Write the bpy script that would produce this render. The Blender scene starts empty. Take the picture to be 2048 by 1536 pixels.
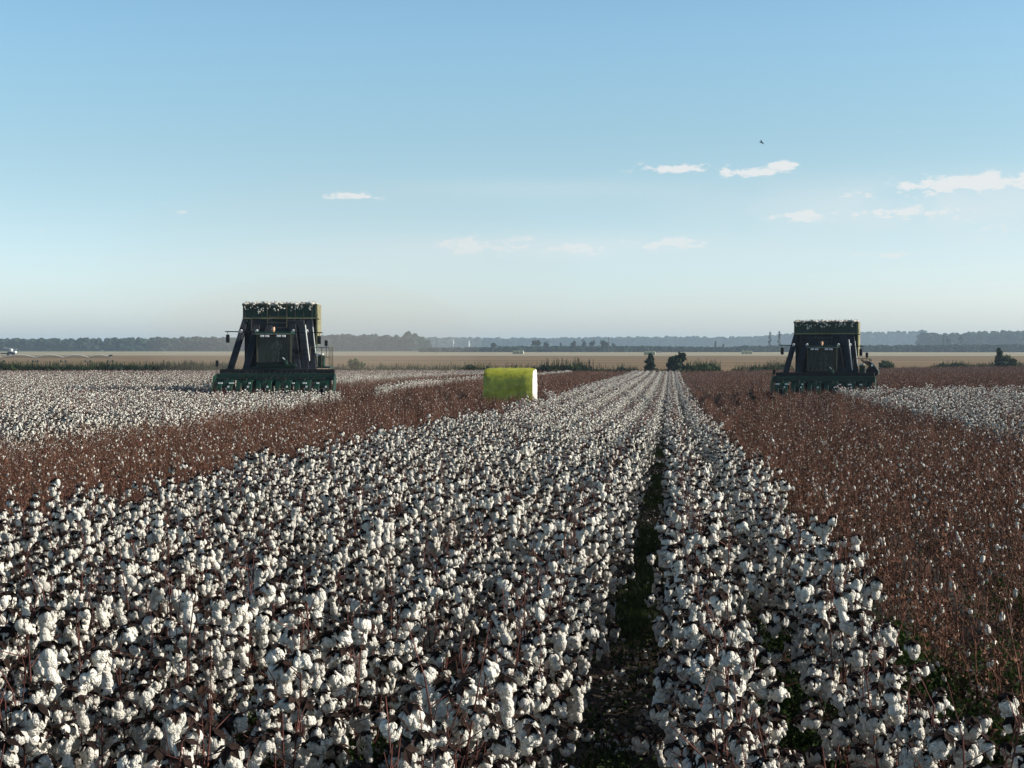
import bpy, math, random
import numpy as np
from mathutils import Vector, Matrix, Euler
from math import pi, sin, cos, radians as R

SC = bpy.context.scene
COL = SC.collection
random.seed(7); RNG = np.random.default_rng(7)

# ------------------------------------------------------------------ camera
F = 3020.0
cam = bpy.data.objects.new('camera', bpy.data.cameras.new('camera'))
COL.objects.link(cam); SC.camera = cam
cam.data.sensor_width = 36.0
cam.data.lens = 36.0*F/2048
cam.data.clip_start = 0.1; cam.data.clip_end = 30000
YAW, PITCH = math.atan(316/F), math.atan(75/F)
cam.location = (0, 0, 0)
cam.rotation_euler = (pi/2-PITCH, R(0.0), YAW)
CM = cam.rotation_euler.to_matrix()

def ray(px, py):
    v = CM @ Vector(((px-1024)/F, -(py-768)/F, -1.0))
    return v
def at(px, py, Y):
    """world point on the plane y=Y seen at a photo pixel"""
    v = ray(px, py)
    return v*(Y/v.y)

# ------------------------------------------------------------------ light
SUN_AZ, SUN_EL = R(89), R(23)        # azimuth from +Y towards +X
w = bpy.data.worlds.new('World'); SC.world = w; w.use_nodes = True
def nd(nt, t, loc=None, **k):
    n = nt.nodes.new(t)
    for a, b in k.items(): setattr(n, a, b)
    return n
def build_world():
    nt = w.node_tree; nt.nodes.clear(); L = nt.links.new
    out = nd(nt, 'ShaderNodeOutputWorld'); bg = nd(nt, 'ShaderNodeBackground')
    bg.inputs['Strength'].default_value = 0.085
    sky = nd(nt, 'ShaderNodeTexSky'); sky.sky_type = 'NISHITA'; sky.sun_disc = False
    sky.sun_elevation = SUN_EL; sky.sun_rotation = SUN_AZ
    sky.altitude = 30; sky.air_density = 1.0; sky.dust_density = 1.2; sky.ozone_density = 1.3
    tc = nd(nt, 'ShaderNodeTexCoord'); sp = nd(nt, 'ShaderNodeSeparateXYZ')
    L(tc.outputs['Generated'], sp.inputs[0])
    def M(op, a, b=None, c=None, clamp=False):
        n = nd(nt, 'ShaderNodeMath', operation=op); n.use_clamp = clamp
        for i, v in enumerate((a, b, c)):
            if v is None: continue
            if isinstance(v, (int, float)): n.inputs[i].default_value = v
            else: L(v, n.inputs[i])
        return n.outputs[0]
    az = M('ARCTAN2', sp.outputs[0], sp.outputs[1]); el = M('ARCSINE', sp.outputs[2])
    # tint by elevation: clear blue overhead, milky towards the horizon
    ramp = nd(nt, 'ShaderNodeValToRGB'); L(M('MULTIPLY', el, 1/(pi/2), clamp=True), ramp.inputs[0])
    cr = ramp.color_ramp; cr.interpolation = 'B_SPLINE'
    cr.elements[0].position = 0.0; cr.elements[0].color = (*[c/8 for c in HOR], 1)
    cr.elements[1].position = 1.0; cr.elements[1].color = (*[c/8 for c in TOP], 1)
    for p, c in TINTS:
        e = cr.elements.new(p); e.color = (*[q/8 for q in c], 1)
    vm = nd(nt, 'ShaderNodeVectorMath', operation='SCALE'); vm.inputs['Scale'].default_value = 8.0; L(ramp.outputs[0], vm.inputs[0])
    mul = nd(nt, 'ShaderNodeMix', data_type='RGBA', blend_type='MULTIPLY'); mul.inputs[0].default_value = 1
    L(sky.outputs[0], mul.inputs[6]); L(vm.outputs[0], mul.inputs[7])
    # clouds: small low cumulus banks far away, in azimuth / elevation
    cmb = nd(nt, 'ShaderNodeCombineXYZ'); L(az, cmb.inputs[0]); L(M('MULTIPLY', el, 2.3), cmb.inputs[1])
    n1 = nd(nt, 'ShaderNodeTexNoise'); L(cmb.outputs[0], n1.inputs['Vector'])
    n1.inputs['Scale'].default_value = 130; n1.inputs['Detail'].default_value = 9; n1.inputs['Roughness'].default_value = .68
    n2 = nd(nt, 'ShaderNodeTexNoise'); L(cmb.outputs[0], n2.inputs['Vector'])
    n2.inputs['Scale'].default_value = 16; n2.inputs['Detail'].default_value = 4
    tot = None; ext = None
    for (cx, cy, rx, ryu, ryd, s) in CLOUDS:
        a0 = (cx-1340)/F; e0 = (693-cy)/F
        dx = M('DIVIDE', M('SUBTRACT', az, a0), rx/F)
        de = M('SUBTRACT', el, e0)
        up = M('DIVIDE', M('MAXIMUM', de, 0.0), ryu/F); dn = M('DIVIDE', M('MINIMUM', de, 0.0), ryd/F)
        q = M('ADD', M('MULTIPLY', dx, dx), M('ADD', M('MULTIPLY', up, up), M('MULTIPLY', dn, dn)))
        g = M('MULTIPLY', M('POWER', 2.718, M('MULTIPLY', q, -1.0)), s*1.16)
        tot = g if tot is None else M('MAXIMUM', tot, g)
    n3 = nd(nt, 'ShaderNodeTexNoise'); L(cmb.outputs[0], n3.inputs['Vector'])
    n3.inputs['Scale'].default_value = 48; n3.inputs['Detail'].default_value = 3
    fb = M('ADD', M('ADD', M('MULTIPLY', M('SUBTRACT', n1.outputs[0], .5), 3.6), M('MULTIPLY', M('SUBTRACT', n3.outputs[0], .5), 3.4)), M('MULTIPLY', M('SUBTRACT', n2.outputs[0], .5), 1.0))
    puff = M('MULTIPLY', M('ADD', M('SUBTRACT', M('MULTIPLY', tot, 1.5), .62), fb), 1.6, clamp=True)
    dens = M('MULTIPLY', M('MULTIPLY', puff, M('MULTIPLY', tot, 1.9, clamp=True)), .92)
    veil = None      # thin uneven sheets of haze behind the puffs
    for (cx, cy, rx, ry, s_) in ((1850, 425, 400, 55, .5), (1150, 500, 400, 30, .42), (1080, 380, 300, 22, .16), (700, 540, 260, 50, .14), (2100, 560, 400, 70, .3)):
        dx = M('DIVIDE', M('SUBTRACT', az, (cx-1340)/F), rx/F); dy = M('DIVIDE', M('SUBTRACT', el, (693-cy)/F), ry/F)
        g = M('MULTIPLY', M('POWER', 2.718, M('MULTIPLY', M('ADD', M('MULTIPLY', dx, dx), M('MULTIPLY', dy, dy)), -1.0)), s_)
        veil = g if veil is None else M('ADD', veil, g)
    veil = M('MULTIPLY', veil, M('ADD', M('MULTIPLY', M('SUBTRACT', n2.outputs[0], .5), 3.0), 1.0, clamp=True), clamp=True)
    dens = M('MAXIMUM', dens, veil)
    dens = M('MULTIPLY', dens, M('ADD', M('MULTIPLY', el, 6.5), .35, clamp=True))
    mx = nd(nt, 'ShaderNodeMix', data_type='RGBA'); L(dens, mx.inputs[0]); L(mul.outputs[2], mx.inputs[6])
    mx.inputs[7].default_value = (*CLOUDCOL, 1)
    L(mx.outputs[2], bg.inputs[0]); L(bg.outputs[0], out.inputs[0])
CLOUDS = [ # photo-measured bank centres: x, y, half width, rise, drop, strength
    (1350, 344, 85, 12, 7, .95), (1490, 352, 70, 14, 10, .85), (1560, 342, 36, 11, 7, 1.0),
    (1900, 385, 150, 22, 12, 1.15), (2030, 386, 60, 14, 12, 1.0), (1800, 400, 160, 18, 14, .65),
    (1600, 440, 90, 20, 20, .62), (1820, 440, 220, 30, 24, .55), (980, 492, 160, 22, 22, .72), (1150, 500, 150, 18, 18, .62),
    (1340, 490, 130, 14, 14, .75), (710, 398, 55, 9, 6, .95), (366, 432, 26, 9, 6, .95), (1740, 515, 70, 10, 12, .6),
    (150, 470, 50, 6, 6, .5), (1960, 470, 120, 25, 30, .4)]
HOR = (2.05, 2.4, 3.4); TOP = (.32, .38, .45)
TINTS = [(.05, (1.27, 1.40, 1.54)), (.10, (1.21, 1.46, 1.48)), (.15, (1.27, 1.64, 1.74)), (.27, (.7, .85, .92)), (.5, (.4, .48, .55))]
CLOUDCOL = (7.3, 7.5, 7.5)
build_world()
sl = bpy.data.lights.new('sun', 'SUN'); sl.energy = 5.0; sl.angle = R(0.5); sl.color = (1.0, .92, .80)
so = bpy.data.objects.new('sun', sl); COL.objects.link(so)
sdir = Vector((sin(SUN_AZ)*cos(SUN_EL), cos(SUN_AZ)*cos(SUN_EL), sin(SUN_EL)))
so.rotation_euler = sdir.to_track_quat('Z', 'Y').to_euler(); so.location = (60, 20, 60)
SC.view_settings.view_transform = 'Standard'; SC.view_settings.look = 'None'
SC.view_settings.exposure = 0.42; SC.view_settings.gamma = 1.0
SC.view_settings.use_curve_mapping = False
SC.render.engine = 'CYCLES'
SC.cycles.volume_step_rate = 1.0; SC.cycles.volume_max_steps = 64; SC.cycles.volume_bounces = 1
SC.cycles.max_bounces = 6; SC.cycles.diffuse_bounces = 3; SC.cycles.transparent_max_bounces = 8

# ------------------------------------------------------------------ materials
MAT = {}
def mat(name, col, rough=.9, var=.25, scale=8, bump=0, bscale=60, metal=0, col2=None, transl=0, objrand=0, spec=.3, coords='Object', detail=4):
    if name in MAT: return MAT[name]
    m = bpy.data.materials.new(name); m.use_nodes = True; nt = m.node_tree; L = nt.links.new
    b = nt.nodes['Principled BSDF']; b.inputs['Roughness'].default_value = rough
    b.inputs['Metallic'].default_value = metal; b.inputs['Specular IOR Level'].default_value = spec
    tc = nd(nt, 'ShaderNodeTexCoord'); n = nd(nt, 'ShaderNodeTexNoise')
    n.inputs['Scale'].default_value = scale; n.inputs['Detail'].default_value = detail
    L(tc.outputs[coords], n.inputs['Vector'])
    if col2 is None: col2 = tuple(c*(1-var) for c in col); col = tuple(c*(1+var*.5) for c in col)
    rp = nd(nt, 'ShaderNodeValToRGB'); rp.color_ramp.elements[0].position = .35; rp.color_ramp.elements[1].position = .65
    rp.color_ramp.elements[0].color = (*col2, 1); rp.color_ramp.elements[1].color = (*col, 1)
    L(n.outputs[0], rp.inputs[0]); cout = rp.outputs[0]
    if objrand:
        oi = nd(nt, 'ShaderNodeObjectInfo'); hs = nd(nt, 'ShaderNodeHueSaturation')
        mr = nd(nt, 'ShaderNodeMapRange'); L(oi.outputs['Random'], mr.inputs[0])
        mr.inputs[3].default_value = 1-objrand; mr.inputs[4].default_value = 1+objrand*.6
        L(mr.outputs[0], hs.inputs['Value']); L(cout, hs.inputs['Color']); cout = hs.outputs[0]
    L(cout, b.inputs['Base Color'])
    if bump:
        n2 = nd(nt, 'ShaderNodeTexNoise'); n2.inputs['Scale'].default_value = bscale; n2.inputs['Detail'].default_value = 3
        L(tc.outputs[coords], n2.inputs['Vector'])
        bp = nd(nt, 'ShaderNodeBump'); bp.inputs['Strength'].default_value = bump; bp.inputs['Distance'].default_value = .02
        L(n2.outputs[0], bp.inputs['Height']); L(bp.outputs[0], b.inputs['Normal'])
    if transl:
        tr = nd(nt, 'ShaderNodeBsdfTranslucent'); mxs = nd(nt, 'ShaderNodeMixShader'); mxs.inputs[0].default_value = transl
        L(cout, tr.inputs[0]); L(b.outputs[0], mxs.inputs[1]); L(tr.outputs[0], mxs.inputs[2])
        L(mxs.outputs[0], nt.nodes['Material Output'].inputs[0])
    MAT[name] = m; return m
m_lint = mat('cotton_lint', (.82, .79, .72), 1, .12, 40, bump=1.0, bscale=110, transl=.08, objrand=.18, spec=.05)
m_stem = mat('cotton_stem', (.11, .042, .034), .8, .5, 9, objrand=.35, spec=.2)
m_burr = mat('cotton_burr', (.026, .015, .012), .9, .6, 30, objrand=.4, spec=.15)
m_dleaf = mat('dry_leaf', (.042, .021, .015), .9, .6, 20, objrand=.4, transl=.2, spec=.1)
m_pstem = mat('picked_stalk', (.135, .062, .042), .85, .4, 9, objrand=.35, spec=.15)
m_pburr = mat('empty_burr', (.185, .10, .068), .9, .5, 30, objrand=.4, spec=.1)
m_soil = mat('field_soil', (.05, .037, .028), 1, .5, 3, bump=.8, bscale=14)
m_weed = mat('green_weed', (.048, .082, .02), .8, .5, 6, transl=.3, objrand=.3, spec=.2)
m_grass = mat('lane_grass', (.05, .08, .025), .8, .4, 6, transl=.3, objrand=.3, spec=.2)
m_litter = mat('plant_litter', (.20, .15, .10), 1, .5, 6, objrand=.4)

# ------------------------------------------------------------------ mesh helpers
def tag(o, label=None, cat=None, group=None, kind=None):
    if label: o['label'] = label
    if cat: o['category'] = cat
    if group: o['group'] = group
    if kind: o['kind'] = kind
    return o
def empty(name, loc=(0, 0, 0), rz=0, label=None, cat=None, group=None):
    o = bpy.data.objects.new(name, None); COL.objects.link(o); o.location = loc; o.rotation_euler = (0, 0, rz)
    o.empty_display_size = .3
    return tag(o, label, cat, group)
class MB:
    """collects shapes, links them as one mesh object"""
    def __init__(s): s.v = []; s.f = []; s.mi = []; s.cur = 0
    def add(s, vs, fs):
        n = len(s.v); s.v.extend([tuple(p) for p in vs]); s.f.extend([tuple(i+n for i in f) for f in fs]); s.mi.extend([s.cur]*len(fs))
    def box(s, a, b, rot=None, ctr=None):
        x0, y0, z0 = a; x1, y1, z1 = b
        vs = [Vector(p) for p in ((x0,y0,z0),(x1,y0,z0),(x1,y1,z0),(x0,y1,z0),(x0,y0,z1),(x1,y0,z1),(x1,y1,z1),(x0,y1,z1))]
        if rot is not None:
            c = Vector(ctr) if ctr else sum(vs, Vector())/8
            vs = [c + rot @ (p-c) for p in vs]
        s.add(vs, [(0,3,2,1),(4,5,6,7),(0,1,5,4),(1,2,6,5),(2,3,7,6),(3,0,4,7)]); return s
    def tube(s, pts, r, n=6, r2=None, cap=True):
        pts = [Vector(p) for p in pts]; K = len(pts); rs = [r+( (r2-r)*i/(K-1) if r2 is not None else 0) for i in range(K)]
        vs = []
        for i, p in enumerate(pts):
            t = (pts[min(i+1, K-1)]-pts[max(i-1, 0)]).normalized()
            u = t.cross(Vector((0, 0, 1))) if abs(t.z) < .9 else t.cross(Vector((1, 0, 0)))
            u.normalize(); q = t.cross(u)
            for k in range(n):
                a = 2*pi*k/n; vs.append(p+(u*cos(a)+q*sin(a))*rs[i])
        fs = [(i*n+k, i*n+(k+1) % n, (i+1)*n+(k+1) % n, (i+1)*n+k) for i in range(K-1) for k in range(n)]
        if cap: fs += [tuple(range(n))[::-1], tuple((K-1)*n+k for k in range(n))]
        s.add(vs, fs); return s
    def prism(s, poly, y0, y1, axis='y'):
        n = len(poly)
        def P(a, b, c): return (a, c, b) if axis == 'y' else ((c, a, b) if axis == 'x' else (a, b, c))
        vs = [P(a, b, y0) for a, b in poly]+[P(a, b, y1) for a, b in poly]
        fs = [tuple(range(n)), tuple(range(2*n-1, n-1, -1))]+[(i, i+n, (i+1) % n+n, (i+1) % n) for i in range(n)]
        s.add(vs, fs); return s
    def beam(s, p, q, a, b, up=(0, 1, 0)):
        """rectangular bar from p to q, a wide and b deep"""
        p = Vector(p); q = Vector(q); t = (q-p).normalized(); u = t.cross(Vector(up)); u.normalize(); v = t.cross(u)
        vs = []
        for e in (p, q):
            for (i, j) in ((-1,-1),(1,-1),(1,1),(-1,1)): vs.append(e+u*(a/2*i)+v*(b/2*j))
        s.add(vs, [(0,3,2,1),(4,5,6,7),(0,1,5,4),(1,2,6,5),(2,3,7,6),(3,0,4,7)]); return s
    def mesh(s, name, mats, smooth=False):
        me = bpy.data.meshes.new(name); me.from_pydata(s.v, [], s.f)
        for m in (mats if isinstance(mats, (list, tuple)) else [mats]): me.materials.append(m)
        if any(s.mi): me.polygons.foreach_set('material_index', s.mi)
        if smooth: me.polygons.foreach_set('use_smooth', [True]*len(me.polygons))
        me.update(); return me
    def build(s, name, mats, parent=None, smooth=False, bevel=0, loc=(0, 0, 0), recalc=True):
        me = s.mesh(name, mats, smooth)
        if recalc:
            import bmesh
            bm = bmesh.new(); bm.from_mesh(me); bmesh.ops.recalc_face_normals(bm, faces=bm.faces); bm.to_mesh(me); bm.free()
        if isinstance(parent, LiftParent): loc = (0, 0, parent.dz); parent = parent.o
        o = bpy.data.objects.new(name, me); COL.objects.link(o); o.parent = parent; o.location = loc
        if bevel:
            md = o.modifiers.new('bevel', 'BEVEL'); md.width = bevel; md.segments = 2; md.limit_method = 'ANGLE'
        return o
def ico(sub):
    import bmesh
    bm = bmesh.new(); bmesh.ops.create_icosphere(bm, subdivisions=sub, radius=1.0)
    v = np.array([p.co[:] for p in bm.verts]); f = [tuple(x.index for x in q.verts) for q in bm.faces]; bm.free(); return v, f
ICO0, ICO1, ICO2 = ico(1), ico(2), ico(3)     # 20, 80, 320 faces
def blob(mb, c, rad, ic, rng, jit=.12, rot=True):
    v, f = ic; v = v*(1+rng.normal(0, jit, (len(v), 1)))
    v = v*np.array(rad)
    if rot:
        M = np.array(Euler(tuple(rng.uniform(-.5, .5, 3))).to_matrix()); v = v @ M.T
    mb.add(v+np.array(c), f)

# ------------------------------------------------------------------ terrain
_d = [-60, 0, 8, 18, 28.6, 43.5, 68.8, 95, 165, 254, 400, 9000]
_z = [-2.4, -2.45, -2.56, -2.78, -3.05, -3.44, -4.0, -4.35, -4.95, -5.1, -5.7, -5.7]
def _smooth_tab(xs, ys, x):
    # mild smoothing: average of shifted linear interpolations
    k = 3 + .08*np.abs(x)
    return (np.interp(x-k, xs, ys)+np.interp(x, xs, ys)+np.interp(x+k, xs, ys))/3
def T(x, y):
    x = np.asarray(x, float); y = np.asarray(y, float)
    z = _smooth_tab(_d, _z, y)
    B = np.interp(y, [20, 32, 51, 80, 110, 150, 200, 260], [0, .12, .4, 1.0, 1.15, 1.0, .5, 0])
    S = np.where(x < 0, 1-np.exp(np.minimum(x+1, 0)/4.6), .98*(1-np.exp(-np.maximum(x-1, 0)/5)))
    return z + B*S + .45*np.clip((x-10)/60, 0, 1)*np.interp(y, [150, 250, 345, 420], [0, 1, 1, 0])
def Tz(x, y): return float(T(x, y))
def field_end(x):
    return np.interp(x, [-160, -90, -20, 0, 90, 200], [200, 212, 248, 254, 345, 400])

# ground: soil of the cotton field with furrows and beds, then the fields beyond
ROW = 0.97; LANE = -0.30
def bedz(X, Y):
    ph = (X-LANE)/ROW*2*pi
    near = np.clip((60-Y)/30, 0, 1)
    return T(X, Y) - .055*np.cos(ph)*near + .02*np.sin(X*7.3+Y*5.1)*np.sin(Y*3.7-X*2.2)*near
xs = np.concatenate([[-3000, -1000, -400], np.linspace(-160, -15, 60, endpoint=False), np.arange(-15, 10, ROW/6), np.linspace(10, 200, 60), [400, 1000, 3000]])
ys = np.concatenate([[-400, -60], np.arange(-12, 30, .35), np.linspace(30, 100, 70, endpoint=False), np.linspace(100, 260, 60)])
def sheet2(name, xs, ts, ymap, zf, m):
    X, t = np.meshgrid(xs, ts); Y = ymap(X, t); Z = zf(X, Y); nx = len(xs)
    v = np.stack([X, Y, Z], -1).reshape(-1, 3)
    f = [(j*nx+i, j*nx+i+1, (j+1)*nx+i+1, (j+1)*nx+i) for j in range(len(ts)-1) for i in range(nx-1)]
    me = bpy.data.meshes.new(name); me.from_pydata(v.tolist(), [], f); me.materials.append(m)
    me.polygons.foreach_set('use_smooth', [True]*len(f))
    o = bpy.data.objects.new(name, me); COL.objects.link(o); o['kind'] = 'structure'; return o
def y_soil(X, t):
    e = field_end(X)+1.0
    return np.where(t <= 100, t, 100+(t-100)/160*(e-100))
sheet2('cotton_field_soil', xs, ys, y_soil, bedz, m_soil)
xw = np.array([-3500, -1500, -700, -400, -250]+list(np.linspace(-160, 200, 50))+[300, 450, 700, 1500, 3500.])
def fieldmat(name, c1, c2, sx, sy, scale, c3=None):
    """field cover seen at a grazing angle: long streaks of tone across the view"""
    m = bpy.data.materials.new(name); m.use_nodes = True; nt = m.node_tree; L = nt.links.new; b = nt.nodes['Principled BSDF']
    b.inputs['Roughness'].default_value = 1; b.inputs['Specular IOR Level'].default_value = .02
    tc = nd(nt, 'ShaderNodeTexCoord'); mp = nd(nt, 'ShaderNodeMapping'); mp.inputs['Scale'].default_value = (sx, sy, 1)
    L(tc.outputs['Object'], mp.inputs[0])
    n = nd(nt, 'ShaderNodeTexNoise'); n.inputs['Scale'].default_value = scale; n.inputs['Detail'].default_value = 8; n.inputs['Roughness'].default_value = .65
    L(mp.outputs[0], n.inputs['Vector'])
    rp = nd(nt, 'ShaderNodeValToRGB'); e = rp.color_ramp.elements
    e[0].position = .38; e[0].color = (*c1, 1); e[1].position = .62; e[1].color = (*c2, 1)
    if c3: q = e.new(.5); q.color = (*c3, 1)
    L(n.outputs[0], rp.inputs[0]); L(rp.outputs[0], b.inputs['Base Color']); return m
m_brownf = fieldmat('dry_crop', (.155, .115, .060), (.26, .18, .105), .004, .02, 1.6, (.21, .145, .082))
m_pale = fieldmat('pale_stubble', (.28, .25, .165), (.39, .34, .235), .003, .012, 2)
m_past = fieldmat('pasture', (.10, .12, .07), (.20, .19, .12), .003, .006, 2)
zt = lambda X, Y: T(X, Y)
sheet2('dry_brown_field', xw, np.linspace(0, 1, 24), lambda X, t: (field_end(X)+1.0)*(1-t)+t*930, zt, m_brownf)
sheet2('pale_stubble_field', xw, np.linspace(0, 1, 4), lambda X, t: 930+t*620+0*X, zt, m_pale)
sheet2('far_pasture', xw*3, np.linspace(0, 1, 4), lambda X, t: 1550+t*7000+0*X, zt, m_past)

# ------------------------------------------------------------------ cotton plants
def boll_mesh(seed, ic, hang):
    """open boll: fluffy locks bulging from the burr at the origin and drooping along -Z"""
    rng = np.random.default_rng(seed); mb = MB(); k = int(rng.integers(3, 5)); a0 = rng.uniform(0, 6.28)
    for i in range(k):
        a = a0+2*pi*i/k+rng.normal(0, .25); r = rng.uniform(.014, .021)
        ln = rng.uniform(.024, .034)
        c = (cos(a)*r, sin(a)*r, -.024-rng.uniform(0, .012)-(ln-.024)*.8)
        blob(mb, c, (rng.uniform(.019, .024), rng.uniform(.019, .024), ln), ic, rng, .085)
    for _ in range(4):       # small loose tufts
        a = rng.uniform(0, 6.28); r = rng.uniform(.005, .010)
        blob(mb, (cos(a)*.033, sin(a)*.033, -rng.uniform(.015, .07)), (r, r, r*rng.uniform(1.2, 2.8)), ICO0, rng, .25)
    if hang > 0:
        z = -.05; x = y = 0; 
        while z > -.05-hang:
            rr = rng.uniform(.022, .032); blob(mb, (x, y, z-rr*.5), (rr*rng.uniform(.8, 1), rr*rng.uniform(.8, 1), rr*1.25), ic, rng, .1)
            z -= rr*1.3; x += rng.normal(0, .007); y += rng.normal(0, .007)
    return mb
def burr_geo(mb, rng, c=(0, 0, 0), rad=.036, axis=Vector((0, 0, -1)), n=5, spread=.55, simple=False):
    """dried bracts and carpel points holding the lint"""
    c = Vector(c); q = axis.to_track_quat('Z', 'Y'); a0 = rng.uniform(0, 6.28)
    for i in range(n):
        a = a0+2*pi*i/n+rng.normal(0, .15); l = rad*rng.uniform(.75, 1.25); s = spread*rng.uniform(.6, 1.3)
        def P(t, wd, dn): return c+q @ Vector((cos(a)*t*l-sin(a)*wd, sin(a)*t*l+cos(a)*wd, dn*l))
        wv = rad*.42
        p0, p1, p2, p3 = P(.0, 0, -.1), P(.55, wv, s*.15), P(.55, -wv, s*.15), P(1.15, 0, s*1.0)
        if simple: mb.add([p1, p2, p3], [(0, 1, 2)])
        else: mb.add([p0, p1, p3, p2], [(0, 1, 2), (0, 2, 3)])
def plant_skeleton(seed, picked=False):
    rng = np.random.default_rng(seed); H = rng.uniform(.86, 1.1) if not picked else rng.uniform(.78, 1.02)
    lean = rng.normal(0, .05 if not picked else .09, 2)
    def stem(t): return Vector((lean[0]*t*H+.012*sin(9*t+seed), lean[1]*t*H+.012*cos(7*t+seed), t*H))
    branches = []; bolls = []; nb = int(rng.integers(11, 15)) if not picked else int(rng.integers(8, 12))
    a = rng.uniform(0, 6.28)
    for i in range(nb):
        t = .16+.80*i/(nb-1)+rng.normal(0, .012); a += 2.36+rng.normal(0, .35)
        L_ = (.40*(1-t)**.5+.08)*rng.uniform(.6, 1.2); up = rng.uniform(.35, .8) if not picked else rng.uniform(.7, 1.6)
        if picked: L_ *= .8
        p = stem(t); pts = [p]; d = Vector((cos(a), sin(a), up)).normalized()
        segs = 2 if L_ > .16 else 1
        for s in range(segs):
            p = p + d*L_/segs; pts.append(p)
            bolls.append((p.copy(), Vector((cos(a)*.5+rng.normal(0, .3), sin(a)*.5+rng.normal(0, .3), -rng.uniform(.8, 1.8))).normalized()))
            d = (d+Vector((rng.normal(0, .3), rng.normal(0, .3), rng.normal(-.05, .15)))).normalized()
        branches.append(pts)
    for t in ((1.0, .85) if rng.random() < .7 else (1.0,)):      # bare upright leaders
        p = stem(t); pts = [p, p+Vector((rng.normal(0, .05), rng.normal(0, .05), rng.uniform(.08, .24)))]; branches.append(pts)
    for _ in range(2 if not picked else 1):   # long vegetative shoots
        a = rng.uniform(0, 6.28); p = stem(.12); q = p+Vector((cos(a)*.13, sin(a)*.13, .3)); r = q+Vector((cos(a)*.05, sin(a)*.05, rng.uniform(.2, .45)))
        branches.append([p, q, r])
        bolls.append((r.copy(), Vector((cos(a)*.4, sin(a)*.4, -.9)).normalized())); bolls.append((q.copy(), Vector((cos(a), sin(a), -.5)).normalized()))
    return H, [stem(t) for t in (0, .25, .5, .75, 1)], branches, bolls, rng
def stem_geo(mb, main, branches, n=4, k=1.0):
    mb.tube(main, .0062*k, n, .0034*k, cap=False)
    for b in branches: mb.tube(b, .0030*k, 3, .0018*k, cap=False)
def leaf_geo(mb, rng, p, s):
    q = Euler(tuple(rng.uniform(-1.5, 1.5, 3))).to_matrix()
    pts = [(0, 0, 0), (.5, .35, .12), (1, 0, -.1), (.5, -.35, .15), (.45, 0, -.08)]
    mb.add([Vector(p)+q @ Vector(v)*s for v in pts], [(0, 4, 1), (4, 2, 1), (0, 3, 4), (4, 3, 2)])
# shared boll meshes (photo: some compact, many drooping in long ropes)
HANG = [0, .02, 0, .03, 0, .05, .09, 0, .04, 0, .07, .0, .13, .02]
BOLL_N = [boll_mesh(40+i, ICO1, h).mesh('boll', m_lint, True) for i, h in enumerate(HANG)]
BURR_N = []
for i in range(8):
    mb = MB(); r = np.random.default_rng(90+i); burr_geo(mb, r, (0, 0, .002), rad=.040, n=6, spread=.95); burr_geo(mb, r, (0, 0, .008), rad=.044, n=4, spread=.45)
    BURR_N.append(mb.mesh('burr', m_burr))
NV = 22
SKEL = [plant_skeleton(200+i) for i in range(NV)]
PLANT = []
for i, (H, main, br, bl, rng) in enumerate(SKEL):
    mb = MB(); stem_geo(mb, main, br, 5); sm = mb.mesh('stem', m_stem, True)
    lm = []
    for _ in range(3):
        lf = MB(); b = br[int(rng.integers(len(br)))]; leaf_geo(lf, rng, b[-1]+Vector((0, 0, -.02)), rng.uniform(.03, .055)); lm.append(lf.mesh('dry_leaf', m_dleaf))
    pl = []
    for (p, d) in bl:
        if rng.random() < (.48 if p.z < .45 else .19): continue
        bi_ = int(rng.integers(len(HANG)))
        if HANG[bi_] > .025: d = Vector((rng.normal(0, .1), rng.normal(0, .1), -1)).normalized()
        qd = (-d).to_track_quat('Z', 'Y') @ Euler((0, 0, rng.uniform(0, 6.28))).to_quaternion()
        pl.append((p, qd, rng.uniform(.76, 1.22), bi_, int(rng.integers(8))))
    PLANT.append((sm, lm, pl, main, br))
PSKEL = [plant_skeleton(400+i, True) for i in range(NV)]
def picked_geo(i, mb_s, mb_b, mb_l, rng, n=4, lintp=.10, off=Vector((0, 0, 0)), rz=0., sc=1., k=1., simple=False, ic=None):
    H, main, br, bl, _ = PSKEL[i]; Mz = Matrix.Rotation(rz, 3, 'Z')*sc
    f = lambda p: off+Mz @ p
    stem_geo(mb_s, [f(p) for p in main], [[f(p) for p in b] for b in br], n, k)
    for (p, d) in bl:
        burr_geo(mb_b, rng, f(p), rad=.026*k**.5, axis=-d, n=4 if not simple else 3, spread=.7, simple=simple)
        if rng.random() < lintp:
            r = rng.uniform(.008, .02)
            blob(mb_l, f(p)+Vector((0, 0, -r)), (r, r, r*rng.uniform(1, 2.2)), ic or ICO0, rng, .1)
# rows of the field, by x: unpicked ('white') or picked ('picked')
def row_state(x, y):
    if x < -15.9: 
        if -22.3 < x < -16.4 and y > 74.5: return 'picked'
        return 'white'
    if x < -7.1 or (x < -6.15 and y > 62+RNG.normal(0, 9)): return 'picked'
    if x < 1.55: return 'white'
    if x > 9.6 and y < 92: return 'white' if RNG.random() < min(.58, (93-y)/14) else 'picked'
    return 'picked'
ROWX = [LANE+ROW*(k+.5) for k in range(-165, 205)]
def in_view(x, y, m=1.5):
    return y > 3.5 and -.452*y-m < x < .242*y+m
MACH = [(-23.2, -15.2, 73.0, 82.5), (5.2, 13.2, 90.3, 99), (-9.5, -6.5, 74.3, 77.7)]
def blocked(x, y):
    return any(a < x < b and c < y < d for a, b, c, d in MACH)

def rowname(x):
    k = int(round((x-LANE)/ROW-.5))
    o = ['first', 'second', 'third', 'fourth', 'fifth', 'sixth', 'seventh', 'eighth']
    return (o[-k-1]+' row left of the grassy lane') if k < 0 else (o[k]+' row right of the grassy lane')

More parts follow.
